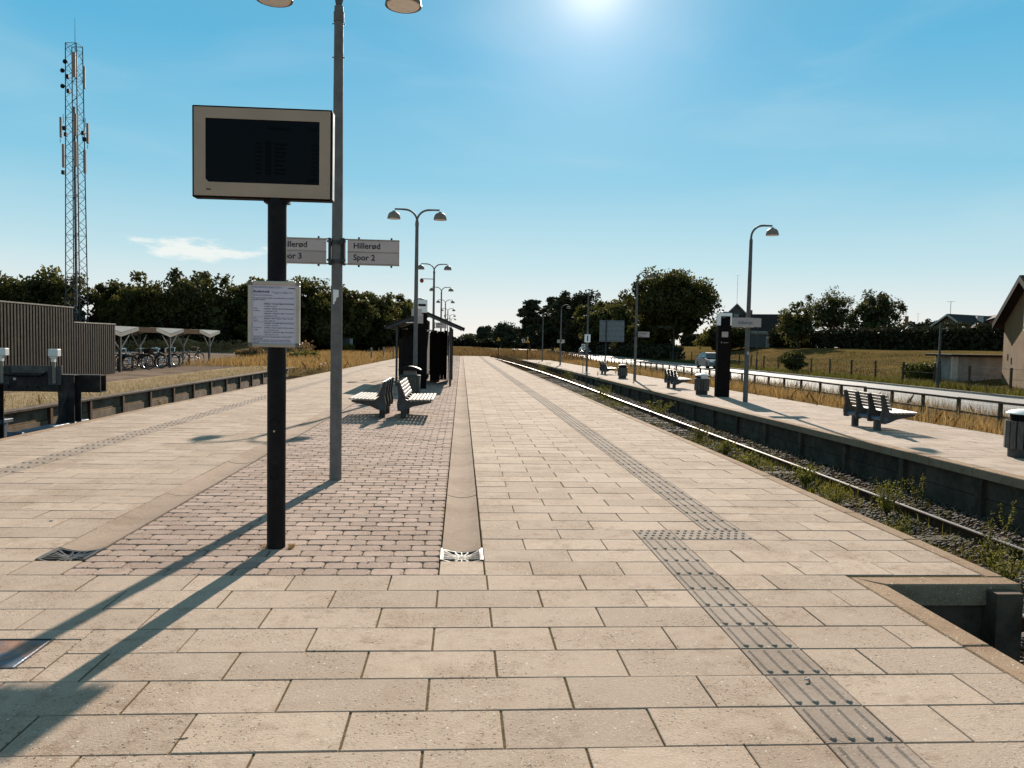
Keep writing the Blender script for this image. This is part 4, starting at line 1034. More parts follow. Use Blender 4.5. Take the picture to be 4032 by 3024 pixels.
# ------------------------------------------------------------------ drains and cover
def grate(loc, w, label, mat):
    t = thing('drain_grate', label, 'drain', loc, group='gutter drains')
    dd = .30; zf = lambda x: .004-.028*math.cos(math.pi*x/w)
    mb = MB()
    def seg(x0, y0, x1, y1, r=.008):
        r *= .62
        n = 6; pts = [(x0+(x1-x0)*k/n, y0+(y1-y0)*k/n, zf(x0+(x1-x0)*k/n)) for k in range(n+1)]
        for p, q in zip(pts[:-1], pts[1:]):
            dx, dy = q[0]-p[0], q[1]-p[1]; L_ = math.hypot(dx, dy); nx_, ny_ = -dy/L_*r, dx/L_*r
            v = [(p[0]+nx_,p[1]+ny_,p[2]),(q[0]+nx_,q[1]+ny_,q[2]),(q[0]-nx_,q[1]-ny_,q[2]),(p[0]-nx_,p[1]-ny_,p[2])]
            mb.add(v+[(a, b, c-.015) for a, b, c in v], [(3,2,1,0),(0,1,5,4),(2,3,7,6),(1,2,6,5),(3,0,4,7)])
    X, Yh = w/2-.014, dd/2-.012
    for e in (-1, 1): seg(-X, e*Yh, X, e*Yh, .009); seg(e*X, -Yh, e*X, Yh, .010)
    for k in range(4):
        yy = -.105+k*.07
        for e in (-1, 1): seg(e*X, yy, e*.02, yy*.2+e*(.0), .0075); seg(e*X, yy+.03, -e*.05, -yy*.9, .006)
    for x in (-.05, .0, .05): seg(x, -Yh, x*.4, -.03, .007); seg(x, Yh, x*.4, .03, .007)
    for e in (-1, 1): seg(-.05, e*.06, .05, e*.06, .006)
    mb.build('grille', mat, t)
    fr = MB(); fr.box(-w/2-.004, -w/2+.008, -dd/2, dd/2, -.2, .006); fr.box(w/2-.008, w/2+.004, -dd/2, dd/2, -.2, .006); fr.box(-w/2+.008, w/2-.008, -dd/2-.002, -dd/2+.006, -.2, -.03); fr.box(-w/2+.008, w/2-.008, dd/2-.006, dd/2+.002, -.2, -.03)
    fr.build('frame', M['cast'], t)
    sm = MB(); sm.box(-w/2+.01, w/2-.01, -dd/2+.008, dd/2-.008, -.45, -.40); sm.build('sump', M['black'], t)
    return t
grate((.027, 5.53, .002), .30, 'bright worn drain grate at the end of the right gutter', M['cast_lt'])
grate((-2.717, 5.53, .002), .32, 'dull drain grate at the end of the left gutter', M['cast'])
t = thing('access_cover', 'rusty steel access cover in the paving at the lower left corner', 'cover', (-2.37, 3.79, 0))
mb = MB(); mb.box(-.322, .322, -.162, .162, -.02, .001, .004); mb.build('lid', simple('rusty_lid', (.24,.13,.085), .5, .3, var=.35, scale=7., dirt=(.10,.12,.16), dscale=4., damt=(.45,.6), bmp=.003), t)
mb = MB()
for a_, b_, c_, e_ in ((-.338,.338,-.176,-.168),(-.338,.338,.168,.176),(-.338,-.33,-.168,.168),(.33,.338,-.168,.168)): mb.box(a_, b_, c_, e_, -.03, .004)
mb.build('frame', M['cast'], t)
# litter on the paving
for x, y, rz, l in ((1.63, 3.40, .4, 'white cigarette end on the ribbed guide tile near the bottom'), (-3.35, 6.5, .1, 'pale scrap on the left slabs beyond the left drain'), (-.62, 5.33, 1.1, 'white cigarette end on the bricks near the right drain'), (-1.05, 2.95, .2, 'thin dark twig on the lower left slabs')):
    if 'twig' in l: MB().bar((-.025,0,.004),(.025,.003,.004), .0018, 5).build('twig', M['bark']).location = (x, y, 0); o = bpy.data.objects['twig']; tag(o, l, 'twig'); o.rotation_euler = (0,0,rz)
    else:
        o = MB().bar((-.014,0,.005),(.014,0,.005), .0045, 8).build('cigarette_end', M['sign']); o.location = (x, y, .007 if x > 1 else .001); o.rotation_euler = (0,0,rz); tag(o, l, 'litter')

# ------------------------------------------------------------------ buffer stop at the end of the siding
t = thing('buffer_stop', 'dark steel buffer stop at the end of the siding, left', 'buffer stop', (-8.10, 15.3, -.66))
for x in (-.92, .54):
    p = MB(); p.box(x-.16, x+.14, -.02, 0, .05, 1.40); p.box(x-.16, x+.14, .24, .26, .05, 1.40); p.box(x-.02, x+.0, 0, .24, .05, 1.40); p.box(x-.165, x+.145, -.03, .27, 1.40, 1.415); p.build('post', M['steel_black'], t)
    q = MB(); q.box(x-.12, x+.12, -1.75, .6, .42, .50, .01); q.box(x-.02, x+.02, -1.75, .6, .0, .42); q.box(x-.12, x+.12, -1.77, -1.752, .36, .52); q.build('skid_beam', M['steel_blue'], t)
    g = MB(); g.prism([(-.02,.50),(-.42,.50),(-.02,1.05)], x-.015, x+.015, 'x'); g.build('gusset', M['steel_black'], t)
bm = MB(); bm.box(-1.25, 1.04, .265, .29, 1.08, 1.40); bm.box(-1.25, 1.04, .50, .525, 1.08, 1.40); bm.box(-1.25, 1.04, .29, .50, 1.385, 1.405); bm.box(-1.25, 1.04, .29, .50, 1.06, 1.08); bm.build('cross_beam', M['steel_black'], t)
pl = MB(); pl.box(-.60, .42, -.06, -.035, 1.10, 1.44); pl.build('back_plate', M['steel_black'], t)
pl = MB(); pl.box(-.86, .46, -.03, -.005, 1.38, 1.585, .004); pl.build('top_plate', simple('grey_weathered_plate', (.075,.068,.06), .6, .2, var=.3), t)
for x in (-.50, -.16, .04):
    for z in (1.17, 1.37): MB().tube([(x,-.0605,z),(x,-.063,z)], .022, 10).build('bolt_hole', M['black'], t)
mb = MB(); mb.box(-.42,-.37,-.064,-.0605,1.30,1.345); mb.build('small_label', M['sign'], t)
for x in (-.61, .345):
    a = MB(); a.box(x-.12, x+.12, -.066, -.061 if 0 else -.0605, 1.22, 1.56); a.build('bracket_plate', M['galv_dk'], t)
    a = MB(); a.box(x-.025, x+.025, -.10, -.067, 1.25, 1.66); a.build('lamp_stem', M['timber_cap'], t)
    bx = MB(); bx.box(x-.08, x+.10, -.14, -.02, 1.765, 1.905, .008); bx.prism([(x-.04,1.66),(x+.02,1.66),(x+.02,1.72),(x+.05,1.764),(x-.07,1.764),(x-.04,1.72)], -.12, -.04, 'y'); bx.build('marker_lamp_box', M['white'], t)
cp = MB(); cp.tube([(-.74,-.09,1.6),(-.66,-.1,1.5),(-.60,-.075,1.40),(-.3,-.07,1.375),(.1,-.07,1.385),(.22,-.1,1.47)], .012, 6); cp.build('cable', M['black'], t, True)

# ------------------------------------------------------------------ timber enclosure
def enclosure(y0, y1, z1, label):
    t = thing('board_fence', label, 'fence', (-14.6, 0, -.11)); h_ = z1+.11
    y = y0
    while y < y1-.03:
        mb = MB(); mb.box(0, .05, y, y+.10, .02, h_-.045+random.uniform(-.006,.006)); mb.build('board', M['timber'], t); y += .185
    mb = MB(); mb.box(-.045, -.004, y0, y1, .0, h_-.05); mb.build('backing', M['timber_dk'], t)
    mb = MB(); mb.box(-.08, .06, y0-.01, y1+.01, h_-.045, h_, .004); mb.build('cap', M['timber_cap'], t)
    return t
f1 = enclosure(18.0, 30.0, 2.54, 'tall weathered vertical board fence at the left edge'); f2 = enclosure(30.02, 33.5, 1.99, 'lower vertical board fence joined to the tall one, ending at the bicycles')
mb = MB(); mb.box(-4.0, -.05, 33.40, 33.43, .02, 2.05); mb.build('return_boards', M['timber_dk'], f2)
mb = MB(); mb.box(-4.0, -.05, 29.97, 30.0, .02, 2.6); mb.build('return_boards', M['timber_dk'], f1)

# ------------------------------------------------------------------ bicycle shelters
def bike_roof(y, label, posts=True):
    t = thing('bicycle_shelter', label, 'bicycle shelter', (-14.92, y, -.11), group='bicycle shelters with V roofs')
    W_, D_, zv, rise, tilt = 1.85, 1.7, 1.62, .27, .05
    for s in (-1, 1):
        # corrugated sheet
        n = 26; v = []
        for k in range(n+1):
            for x, up in ((.06, 0), (-D_, tilt)):
                f = k/n; v.append((x, s*W_*f, zv+.13+rise*f+up+.004*(1 if k % 2 else -1)))
        f = [(2*k, 2*k+2, 2*k+3, 2*k+1) for k in range(n)]
        MB().add(v, f).build('roof_sheet', M['corr'], t)
        mb = MB(); mb.prism([(0,zv-.06),(s*W_,zv+rise-.04),(s*W_,zv+rise+.115),(0,zv+.105)], .02, .06, 'x'); mb.build('fascia', M['fascia'], t)
        mb = MB(); mb.prism([(0,zv-.06+tilt),(s*W_,zv+rise-.04+tilt),(s*W_,zv+rise+.1+tilt),(0,zv+.09+tilt)], -D_+.04, -D_+.08, 'x'); mb.build('fascia', M['fascia'], t)
        for x in (0, -D_+.2): MB().bar((x,s*.04,1.0),(x,s*.95,zv+.03+(tilt if x else 0)), .03, 6).build('brace', M['fascia'], t)
    for x in (0, -D_+.2): mb = MB(); mb.box(x-.05, x+.05, -.05, .05, 0, zv+.1); mb.build('post', M['galv_dk'], t)
    return t
bike_roof(34.75, 'white V-roofed bicycle shelter half hidden by the board fence'); bike_roof(40.5, 'middle white V-roofed bicycle shelter over the bicycles'); bike_roof(46.7, 'rightmost white V-roofed bicycle shelter over an empty rack')
for y0, y1, l in ((36.7, 38.5, 'corrugated link roof between the first and second bicycle shelters'), (42.5, 44.7, 'corrugated link roof between the second and third bicycle shelters')):
    n = 14; v = []
    for k in range(n+1): v += [(-17.2, y0+(y1-y0)*k/n, 1.90+.03*(k % 2)), (-17.3, y0+(y1-y0)*k/n, 1.91+.03*(k % 2))]
    o = MB().add(v, [(2*k, 2*k+2, 2*k+3, 2*k+1) for k in range(n)]).build('link_roof', M['corr']); tag(o, l, 'roof')
bw = thing('rear_wall', 'dark rear wall of the bicycle shelters with a pinkish panel', 'wall', (-19.0, 1.4, -.11))
MB().box(-.05, .0, 33.5, 36.5, 0, 1.95).build('wall', M['timber_dk'], bw); MB().box(.005, .02, 34.6, 36.2, .9, 1.5).build('panel', simple('pink_panel', (.30,.19,.15), .7), bw)
rk = thing('bicycle_rack', 'low tubular bicycle rack running under the shelters', 'rack', (-15.95, 1.4, -.11))
for z in (.22, .42): MB().bar((0,34,z),(0,46.5,z), .022, 6).build('rack_rail', M['galv_dk'], rk)
for y in np.arange(34, 46.6, 1.56): MB().box(-.04,.04,y-.04,y+.04,0,.55).build('rack_post', M['timber_dk'], rk)
def bicycle(loc, rz, label, paint, basket=False, seat=False, lean=.06):
    t = thing('bicycle', label, 'bicycle', loc, rz, 'bicycles parked under the shelters'); t.rotation_euler = (lean, 0, rz)
    for x in (-.53, .53):
        n = 20
        w = MB()
        ring = [(x+.325*math.cos(a), 0, .335+.325*math.sin(a)) for a in np.linspace(0, 2*math.pi, n+1)]
        w.tube(ring, .02, 6, cap=False); w = w.build('wheel', M['rubber'], t, True)
        ri = MB(); ri.tube([(x+.30*math.cos(a), 0, .335+.30*math.sin(a)) for a in np.linspace(0, 2*math.pi, n+1)], .009, 4, cap=False)
        for k in range(9):
            a = 2*math.pi*k/9; ri.bar((x,0,.335),(x+.3*math.cos(a),0,.335+.3*math.sin(a)), .003, 3)
        ri.build('rim', M['chrome'], w)
        MB().tube([(x+.36*math.cos(a), 0, .335+.36*math.sin(a)) for a in np.linspace(.5, 2.9, 9)], .018, 5).build('mudguard', paint, t, True)
    fr = MB(); bb, st, hd = (-.08,0,.29), (-.22,0,.76), (.36,0,.80)
    for p, q in ((bb,st),(bb,(.37,0,.72)),(st,(.37,0,.72) if not basket else (.02,0,.5)),(bb,(-.53,0,.335)),(st,(-.53,0,.335)),(hd,(.40,0,.62))): fr.bar(p, q, .017, 6)
    fr.build('frame', paint, t); MB().tube([(.40,0,.64),(.45,0,.5),(.53,0,.335)], .014, 6).build('fork', M['chrome'], t)
    MB().tube([(.16,.28,.98),(.26,.26,1.0),(.33,.1,1.02),(.35,0,.98),(.33,-.1,1.02),(.26,-.26,1.0),(.16,-.28,.98)], .014, 6).build('handlebar', M['chrome'], t, True); MB().bar(hd,(.35,0,.98), .014, 6).build('stem', M['chrome'], t)
    MB().add([(-.38,.07,.90),(-.38,-.07,.90),(-.12,-.02,.91),(-.12,.02,.91),(-.36,.05,.85),(-.36,-.05,.85),(-.13,-.012,.88),(-.13,.012,.88)], [(0,1,2,3),(7,6,5,4),(0,4,5,1),(1,5,6,2),(2,6,7,3),(3,7,4,0)]).build('saddle', M['leather'], t); MB().bar(st,(-.25,0,.86), .012, 6).build('seat_post', M['chrome'], t)
    MB().box(-.75,-.32,-.06,.06,.71,.725).build('carrier', M['chrome'] if not seat else M['black'], t); MB().box(-.88,-.87,-.03,.03,.55,.6).build('rear_light', M['red'], t); MB().lathe([(.02,-.03),(.04,.02),(.035,.03)], (.5,0,.78), 8).build('headlight', M['chrome'], t)
    MB().bar((-.08,-.1,.29),(-.08,.1,.29), .012, 5).build('crank', M['chrome'], t); MB().box(-.16,.0,-.12,-.06,.18,.2).build('pedal', M['black'], t)
    if basket:
        bk = MB(); bk.box(.42,.72,-.18,.18,.78,.80); bk.box(.42,.44,-.18,.18,.80,1.0); bk.box(.70,.72,-.18,.18,.80,1.0); bk.box(.44,.70,-.18,-.165,.80,1.0); bk.box(.44,.70,.165,.18,.80,1.0); bk.build('basket', M['timber_dk'], t)
    if seat:
        q = MB(); q.box(-.72,-.40,-.16,.16,.74,.82,.02); q.box(-.74,-.66,-.17,.17,.82,1.22,.03); q.build('child_seat', M['black'], t)
    return t
bk = [(-15.0,34.6,.25,'bike_a',0,1,'dark bicycle with child seat, leftmost, next to the board fence'),(-15.4,35.6,.1,'bike_c',0,0,'grey bicycle second from the board fence'),(-14.9,36.5,-.15,'bike_a',1,0,'black bicycle with basket, third from the board fence'),(-15.4,37.3,.2,'bike_b',0,0,'dark red bicycle left of the middle shelter post, in the cluster'),(-14.85,38.0,-.3,'bike_a',0,0,'black bicycle just left of the middle shelter post'),(-15.2,38.7,.15,'bike_c',1,0,'grey bicycle with basket directly behind the middle shelter post'),(-14.95,39.6,.05,'bike_a',0,0,'black bicycle just right of the middle shelter post'),(-15.1,40.7,-.2,'bike_b',0,0,'dark red bicycle ending the crowded row'),(-15.1,44.2,1.0,'bike_c',0,0,'single bicycle standing alone under the rightmost shelter')]
for x, y, rz, p, b_, se, l in bk: bicycle((x-.62, y*1.042, -.11), R(0)+rz+(0 if y < 44 else 0), l, M[p], bool(b_), bool(se), random.uniform(-.1,.1))

# ------------------------------------------------------------------ lattice tower with antennas
t = thing('lattice_tower', 'slender steel lattice telecom tower with antenna panels, left', 'tower', (-38.5, 80, -.1))
wz = lambda z: 1.12-.30*z/30.
corner = lambda k, z: (wz(z)*.8*math.cos(R(20)+k*math.pi/2+.35)*1.15, wz(z)*.8*math.sin(R(20)+k*math.pi/2+.35)*1.15, z)
HT = 30.0
for k in range(4): MB().bar(corner(k,0), corner(k,HT), .06, 6, .05).build('tower_leg', M['tower'], t)
br = MB(); z = 0; j = 0
while z < HT-.5:
    st_ = .95 if z < 28 else .9
    for k in range(4):
        a, b = (k, (k+1) % 4) if j % 2 else ((k+1) % 4, k)
        br.bar(corner(a, z), corner(b, min(HT, z+st_)), .026, 4)
        if j % 4 == 0: br.bar(corner(k, z), corner((k+1)%4, z), .022, 4)
    z += st_; j += 1
for k in range(4): br.bar(corner(k, HT-.02), corner((k+1)%4, HT-.02), .03, 4)
br.build('lattice_bracing', M['tower'], t)
cb = MB(); cb.box(-.12,.06,-.08,.08,0,24); cb.box(.24,.30,-.05,.05,0,29); cb.build('cable_ladder', M['galv_dk'], t)
MB().tube([(.1,0,28.3),(.1,0,30),(.1,0,32.6)], [.04,.03,.012], 6).build('lightning_rod', M['tower'], t)
for x, z, hh, w in ((.38,26.6,2.4,.36),(1.02,25.7,2.2,.22),(-1.25,20.9,2.0,.2),(.45,21.0,2.1,.30),(1.3,20.4,2.0,.2),(-1.05,18.0,2.3,.2),(.45,18.0,2.4,.28),(1.0,17.5,2.3,.24)):
    a = MB(); a.box(x-w/2, x+w/2, -.95 if abs(x) < .6 else -.25, -.80 if abs(x) < .6 else -.1, z, z+hh, .03); a.build('antenna_panel', M['antenna'], t)
    MB().bar((x*.75, -.6 if abs(x) < .6 else -.1, z+hh*.5),(x, -.85 if abs(x) < .6 else -.15, z+hh*.5), .03, 5).build('antenna_arm', M['tower'], t)
for x, y_, z in ((-.95,-.4,27.3),(-.95,-.4,25.8),(-.45,-.9,28.0)):
    o = MB().lathe([(.001,-.16),(.11,-.16),(.19,-.04),(.2,.16),(.16,.18),(.001,.13)], (0,0,0), 14).build('dish', M['dark'], t, True); o.location = (x, y_, z); o.rotation_euler = (R(70), 0, R(40))
for x, z in ((-.85,21.6),(-.7,21.0),(.95,21.2),(1.05,20.6),(-.98,17.3),(-.4,25.2),(-.45,26.6)): MB().box(x-.13, x+.13, -.5, -.2, z, z+.38).build('radio_unit', M['dark'], t)
for x, z in ((-1.0,22.3),(1.1,22.0),(-1.3,20.4),(1.3,19.9)): MB().bar((x,-.2,z),(x,-.2,z+.9 if z > 21 else z+.4), .03, 5).build('whip_antenna', M['tower'], t)

t = thing('utility_cabinet', 'grey-green utility cabinet before the left trees', 'cabinet', (-14.6, 100, -.1))
MB().box(-.75,.35,-.4,.4,0,1.75,.02).build('body', M['cabinet'], t); MB().box(.36,.62,-.38,.38,0,1.72,.02).build('side_unit', M['sign'], t); MB().box(-.8,.4,-.45,.45,1.752,1.82).build('top', M['galv_dk'], t); MB().box(-.72,-.22,-.412,-.402,.1,1.68).build('door', M['cabinet'], t)
t = thing('track_plank', 'long pale plank lying in the dry grass left of the platform', 'plank', (-8.4, 47.5, -.08), R(98)); MB().box(-2.6,2.6,-.15,.15,0,.12,.01).build('plank', M['concrete_lt'], t)
for k, (x, y) in enumerate(((-6.9,60),(-6.6,66),(-6.3,72))):
    t = thing('marker_post', ('leaning grey marker post left of the shelter', 'second grey marker post left of the shelter', 'third grey marker post, closest to the shelter')[k], 'post', (x, y, -.15)); t.rotation_euler = (.04, .05*(k-1), 0); MB().box(-.06,.06,-.06,.06,0,1.05,.01).build('post', M['concrete_lt'], t)

# ------------------------------------------------------------------ railing by the road
t = thing('roadside_railing', 'low post-and-rail fence with wire mesh between dry grass and road', 'fence', (0, 0, 0))
rz_top = lambda y: float(I(y, [10,20,40,70,110], [.40,.37,.36,.42,.50]))
yp = list(np.arange(5.0, 112, 1.5))
pm = MB().box(-.035,.035,-.035,.035,-.95,0).mesh('post', M['bark'])
for i, y in enumerate(yp):
    o = link('post', pm, t, (12.5, y, rz_top(y)-.02)); o.rotation_euler = (0, random.gauss(0,.02) + (.12*random.choice((-1,1)) if 60 < y < 95 else 0), 0)
for a, b in zip(yp[:-1], yp[1:]):
    for dz, hh in ((0, .026), (-.34, .022)):
        if dz < 0 and a > 60: continue
        j0, j1 = random.uniform(-.01,.01)*(3 if a > 55 else 1), random.uniform(-.01,.01)*(3 if a > 55 else 1)
        za, zb = rz_top(a)+dz+j0, rz_top(b)+dz+j1
        MB().add([(12.46,a,za-hh),(12.54,a,za-hh),(12.54,a,za+hh),(12.46,a,za+hh),(12.46,b,zb-hh),(12.54,b,zb-hh),(12.54,b,zb+hh),(12.46,b,zb+hh)], [(0,1,2,3),(7,6,5,4),(0,4,5,1),(1,5,6,2),(2,6,7,3),(3,7,4,0)]).build('rail', M['bark'], t)
wm = MB()
for k in range(-11, 25):
    for s in (-1, 1):
        y0, y1 = k*.0625, k*.0625+.85*s
        p0, p1 = (0, y0, -.88), (0, y1, -.03)
        # clip to the bay
        f0 = max(0, min(1, (0-y0)/(y1-y0))); f1 = max(0, min(1, (1.5-y0)/(y1-y0)))
        lo, hi = (min(f0, f1), max(f0, f1)); 
        if hi-lo < .03: continue
        A_ = (0, y0+(y1-y0)*lo, -.88+.85*lo); B_ = (0, y0+(y1-y0)*hi, -.88+.85*hi); wm.bar(A_, B_, .0022, 3)
wmm = wm.mesh('wire_mesh', M['galv'])
for y in yp[:30]: link('wire_mesh', wmm, t, (12.56, y, rz_top(y)))

# wire fence at the foot of the field
t = thing('field_fence', 'wire fence with slim posts along the foot of the field', 'fence', (0, 0, 0))
ypf = list(np.arange(33, 125, 3.1)); fp = MB().box(-.045,.045,-.045,.045,-.2,1.32).mesh('post', M['bark'])
xf = lambda y: 27.0
for y in ypf:
    o = link('post', fp, t, (xf(y), y, gz(xf(y), y))); o.rotation_euler = (random.gauss(0,.02), random.gauss(0,.02), 0)
for zz in (.3, .75, 1.25):
    for a, b in zip(ypf[:-1], ypf[1:]): MB().bar((xf(a),a,gz(xf(a),a)+zz),(xf(b),b,gz(xf(b),b)+zz), .012, 4).build('wire', M['galv'], t)

# ------------------------------------------------------------------ road things
def road_lamp(loc, label, hh=3.3, arm=-.75):
    t = thing('road_lamp', label, 'lamp post', loc, group='slim road lamps')
    MB().tube([(0,0,-.1),(0,0,1.0),(0,0,1.05),(0,0,hh-.35)], [.07,.07,.045,.04], 8).build('pole', M['galv_dk'], t, True)
    MB().tube([(0,0,hh-.4)]+[(arm*.5*(1-math.cos(a)), 0, hh-.4+.35*math.sin(a)) for a in np.linspace(.1,1.55,6)]+[(arm,0,hh-.04)], .03, 6).build('arm', M['galv_dk'], t, True)
    MB().box(min(arm,arm*1.35), max(arm,arm*1.35), -.08,.08,hh-.09,hh-.02).build('lamp_head', M['galv'], t)
road_lamp((25.4, 91, -.52), 'slim road lamp before the big round tree', 4.3, -1.4); road_lamp((25.5, 65, -.52), 'slim road lamp just right of the dark column', 4.4, -1.6)
t = thing('sign_post', 'thick-footed bare post at the field edge, right', 'post', (25.6, 39.7, -.55)); MB().tube([(0,0,-.1),(0,0,1.5),(0,0,1.6),(0,0,3.6)], [.11,.10,.065,.05], 10).build('pole', M['galv_dk'], t, True); MB().box(-.1,.1,-.07,.07,.4,1.2).build('fuse_door', M['galv_dk'], t)
t = thing('road_sign_back', 'grey back of a large road sign board on one post', 'sign', (16.2, 83.5, -.5), R(-6))
MB().box(-1.15,1.55,-.03,.02,2.3,4.65,.01).build('panel', simple('sign_back', (.17,.18,.18), .55, .4), t)
for z in (2.42,2.95,3.5,4.05,4.55): MB().box(-1.15,1.55,-.06,-.032,z-.02,z+.02).build('stiffener', M['galv'], t)
MB().bar((-.42,-.11,-.2),(-.42,-.11,4.7), .06, 10).build('post', M['galv_dk'], t, True)
def car(loc, rz, label, paint):
    t = thing('car', label, 'car', loc, rz)
    W2 = .87
    low = [(-2.1,.28),(-2.12,.55),(-2.02,.80),(-1.3,.90),(.75,.93),(1.85,.78),(2.1,.60),(2.12,.30),(1.72,.26),(1.62,.48),(1.38,.60),(1.12,.50),(1.02,.24),(-.98,.24),(-1.08,.50),(-1.34,.60),(-1.6,.48),(-1.7,.26)]
    top = [(-1.95,.86),(-1.5,1.30),(-1.1,1.43),(.0,1.46),(.35,1.42),(1.05,.93)]
    v = []; 
    MB().prism(low, -W2, W2, 'y').build('body', paint, t)
    # cabin tapers towards the roof
    def ring(s): return [(x, s*(W2-.06-.22*max(0, z-.9)/.55), z) for x, z in top]
    A_, B_ = ring(-1), ring(1); n = len(top)
    MB().add(A_+B_, [tuple(range(n)), tuple(range(2*n-1, n-1, -1))]+[(k, n+k, n+k+1, k+1) for k in range(n-1)]).build('cabin', paint, t)
    g = lambda s: [(x, s*(W2-.052-.22*max(0, z-.9)/.55), z) for x, z in [(-1.75,.95),(-1.42,1.28),(-.55,1.37),(-.55,.95)]]
    for s in (-1, 1):
        for pts in ([(-1.75,.95),(-1.42,1.28),(-.58,1.38),(-.58,.95)], [(-.48,.95),(-.48,1.38),(.28,1.36),(.9,.95)]):
            MB().add([(x, s*(W2-.050-.22*max(0, z-.9)/.55), z) for x, z in pts], [(0,1,2,3)]).build('side_window', M['carglass'], t)
    MB().add([(1.04,-.76,.955),(1.04,.76,.955),(.42,.62,1.385),(.42,-.62,1.385)], [(0,1,2,3)]).build('windscreen', M['carglass'], t)
    MB().add([(-1.96,-.74,.89),(-1.96,.74,.89),(-1.53,.62,1.29),(-1.53,-.62,1.29)], [(0,1,2,3)]).build('rear_window', M['carglass'], t)
    for x in (-1.34, 1.37):
        for s in (-1, 1):
            w = MB().tube([(x,s*(W2-.2),.31),(x,s*(W2+.01),.31)], .31, 18).build('wheel', M['rubber'], t, True); MB().tube([(x,s*(W2+.011),.31),(x,s*(W2+.02),.31)], .2, 12).build('rim', M['galv'], w, True)
    for s in (-1, 1):
        MB().box(1.95,2.125,s*.62-.18,s*.62+.18,.58,.72,.02).build('headlight', M['lampglass'], t); MB().box(-2.125,-2.0,s*.66-.14,s*.66+.14,.62,.80,.02).build('tail_light', M['red'], t); MB().box(.62,.82,s*.97-.09,s*.97+.09,.93,1.07,.02).build('mirror', paint, t)
    MB().box(2.118,2.13,-.26,.26,.36,.47).build('number_plate', M['sign'], t)
    return t
car((23.3, 70.5, -.5), R(-90), 'silver car on the road, half hidden behind the dark column', M['car_paint'])
car((22.9, 142, -.5), R(-90), 'distant car on the road beside the figure 1 plate', M['car_paint2'])
# signals at the platform end
def tri_sign(loc, label, top, head=False, s_board=False):
    t = thing('track_signal' if head else 'track_warning_sign', label, 'signal', loc)
    MB().bar((0,0,-.5),(0,0,top), .045, 8).build('post', M['dark'], t)
    z = top-1.25 if head else top-.62
    MB().prism([(-.26,z),(.26,z),(0,z+.46)], -.09, -.06, 'y').build('triangle_plate', M['yellow'], t); MB().prism([(-.08,z+.07),(.08,z+.07),(0,z+.24)], -.095, -.0905, 'y').build('triangle_mark', M['ink'], t)
    if head:
        MB().box(-.22,.22,-.14,.1,top-.62,top+.12,.05).build('signal_head', M['black'], t)
        for q in (-.09, .09): MB().tube([(q,-.141,top-.2),(q,-.15,top-.2)], .04, 8).build('lens', M['galv'], t)
    else: MB().box(-.09,.09,-.09,-.06,top-.14,top+.04).build('small_plate', M['sign'], t)
    if s_board:
        MB().box(-.66,-.30,-.05,-.02,z+.0,z+.42).build('s_plate', M['sign'], t); lettering('S', .46, M['ink'], t, (-.48, -.053, z+.06), bold=.012, align='CENTER'); MB().box(-.31,.0,-.03,.0,z+.15,z+.2).build('bracket', M['dark'], t)
    return t
tri_sign((4.4, 92, -.62), 'dark signal head above an orange triangle plate at the track end', 3.55, True)
tri_sign((7.6, 88.5, -.6), 'orange triangle plate beside a white S board past the side platform', 2.75, False, True)

# ------------------------------------------------------------------ houses
def gable_house(name, label, loc, rz, w, ln, he, hr, wallm, roofm, over=.35, chim=None, wins=(), gable_front=True, barge=None, extra=None):
    """ridge runs along local y; gable wall at y=0 faces -y; width w along x"""
    t = thing(name, label, 'house', loc, rz)
    MB().prism([(-w/2,-.5),(w/2,-.5),(w/2,he),(0,hr),(-w/2,he)], 0, ln, 'y').build('wall', wallm, t)
    sl = (hr-he)/(w/2)
    for s in (-1, 1):
        xo = w/2+over; zo = he-sl*over
        MB().prism([(s*.0,hr+.02),(s*xo,zo+.02),(s*xo,zo+.2),(0,hr+.2)], -over, ln+over, 'y').build('roof', roofm, t)
        if barge: MB().prism([(0,hr-.02),(s*xo,zo-.02),(s*xo,zo+.19),(0,hr+.19)], -over-.06, -over-.005, 'y').build('barge_board', barge, t)
    if chim:
        x, y, z0, z1, m_ = chim; MB().box(x-.3, x+.3, y-.3, y+.3, z0, z1, .02).build('chimney', m_, t)
    for x, z, ww, wh in wins:
        wn_ = MB().box(x-ww/2, x+ww/2, -.03, -.002, z, z+wh).build('window', M['house_white'], t); MB().box(x-ww/2+.07, x+ww/2-.07, -.04, -.031, z+.07, z+wh-.07).build('pane', M['window'], wn_); MB().box(x-.025, x+.025, -.045, -.041, z+.07, z+wh-.07).build('glazing_bar', M['house_white'], wn_)
    return t
def aerial(parent, x, y, z, hh=1.6):
    a = MB(); a.bar((x,y,z),(x,y,z+hh), .025, 5); a.bar((x-.4,y,z+hh),(x+.4,y,z+hh), .015, 4)
    for k in range(5): a.bar((x-.35+.17*k,y-.22,z+hh),(x-.35+.17*k,y+.22,z+hh), .01, 4)
    a.build('aerial', M['galv'], parent)
h1 = gable_house('gable_house', 'grey gabled house with pale barge boards behind the dark column', (49.0, 135, 1.6), R(-18), 7.0, 10, 3.9, 7.5, M['house_grey'], M['tile_dk'], .4, (2.6, 4.5, 5., 6.7, M['brickwall']), ((.1, 4.6, .9, 1.1),), barge=M['house_white']); aerial(h1, .0, 1, 7.5, 5.2)
h2 = gable_house('steep_roof_house', 'steep dark roof with white gable edge left of the birches', (54.5, 122, 1.6), R(62), 6.5, 9, 2.3, 5.2, M['house_white'], M['tile_dk'], .3, None, ((0, 1., 1.2, 1.2),), barge=M['house_white'])
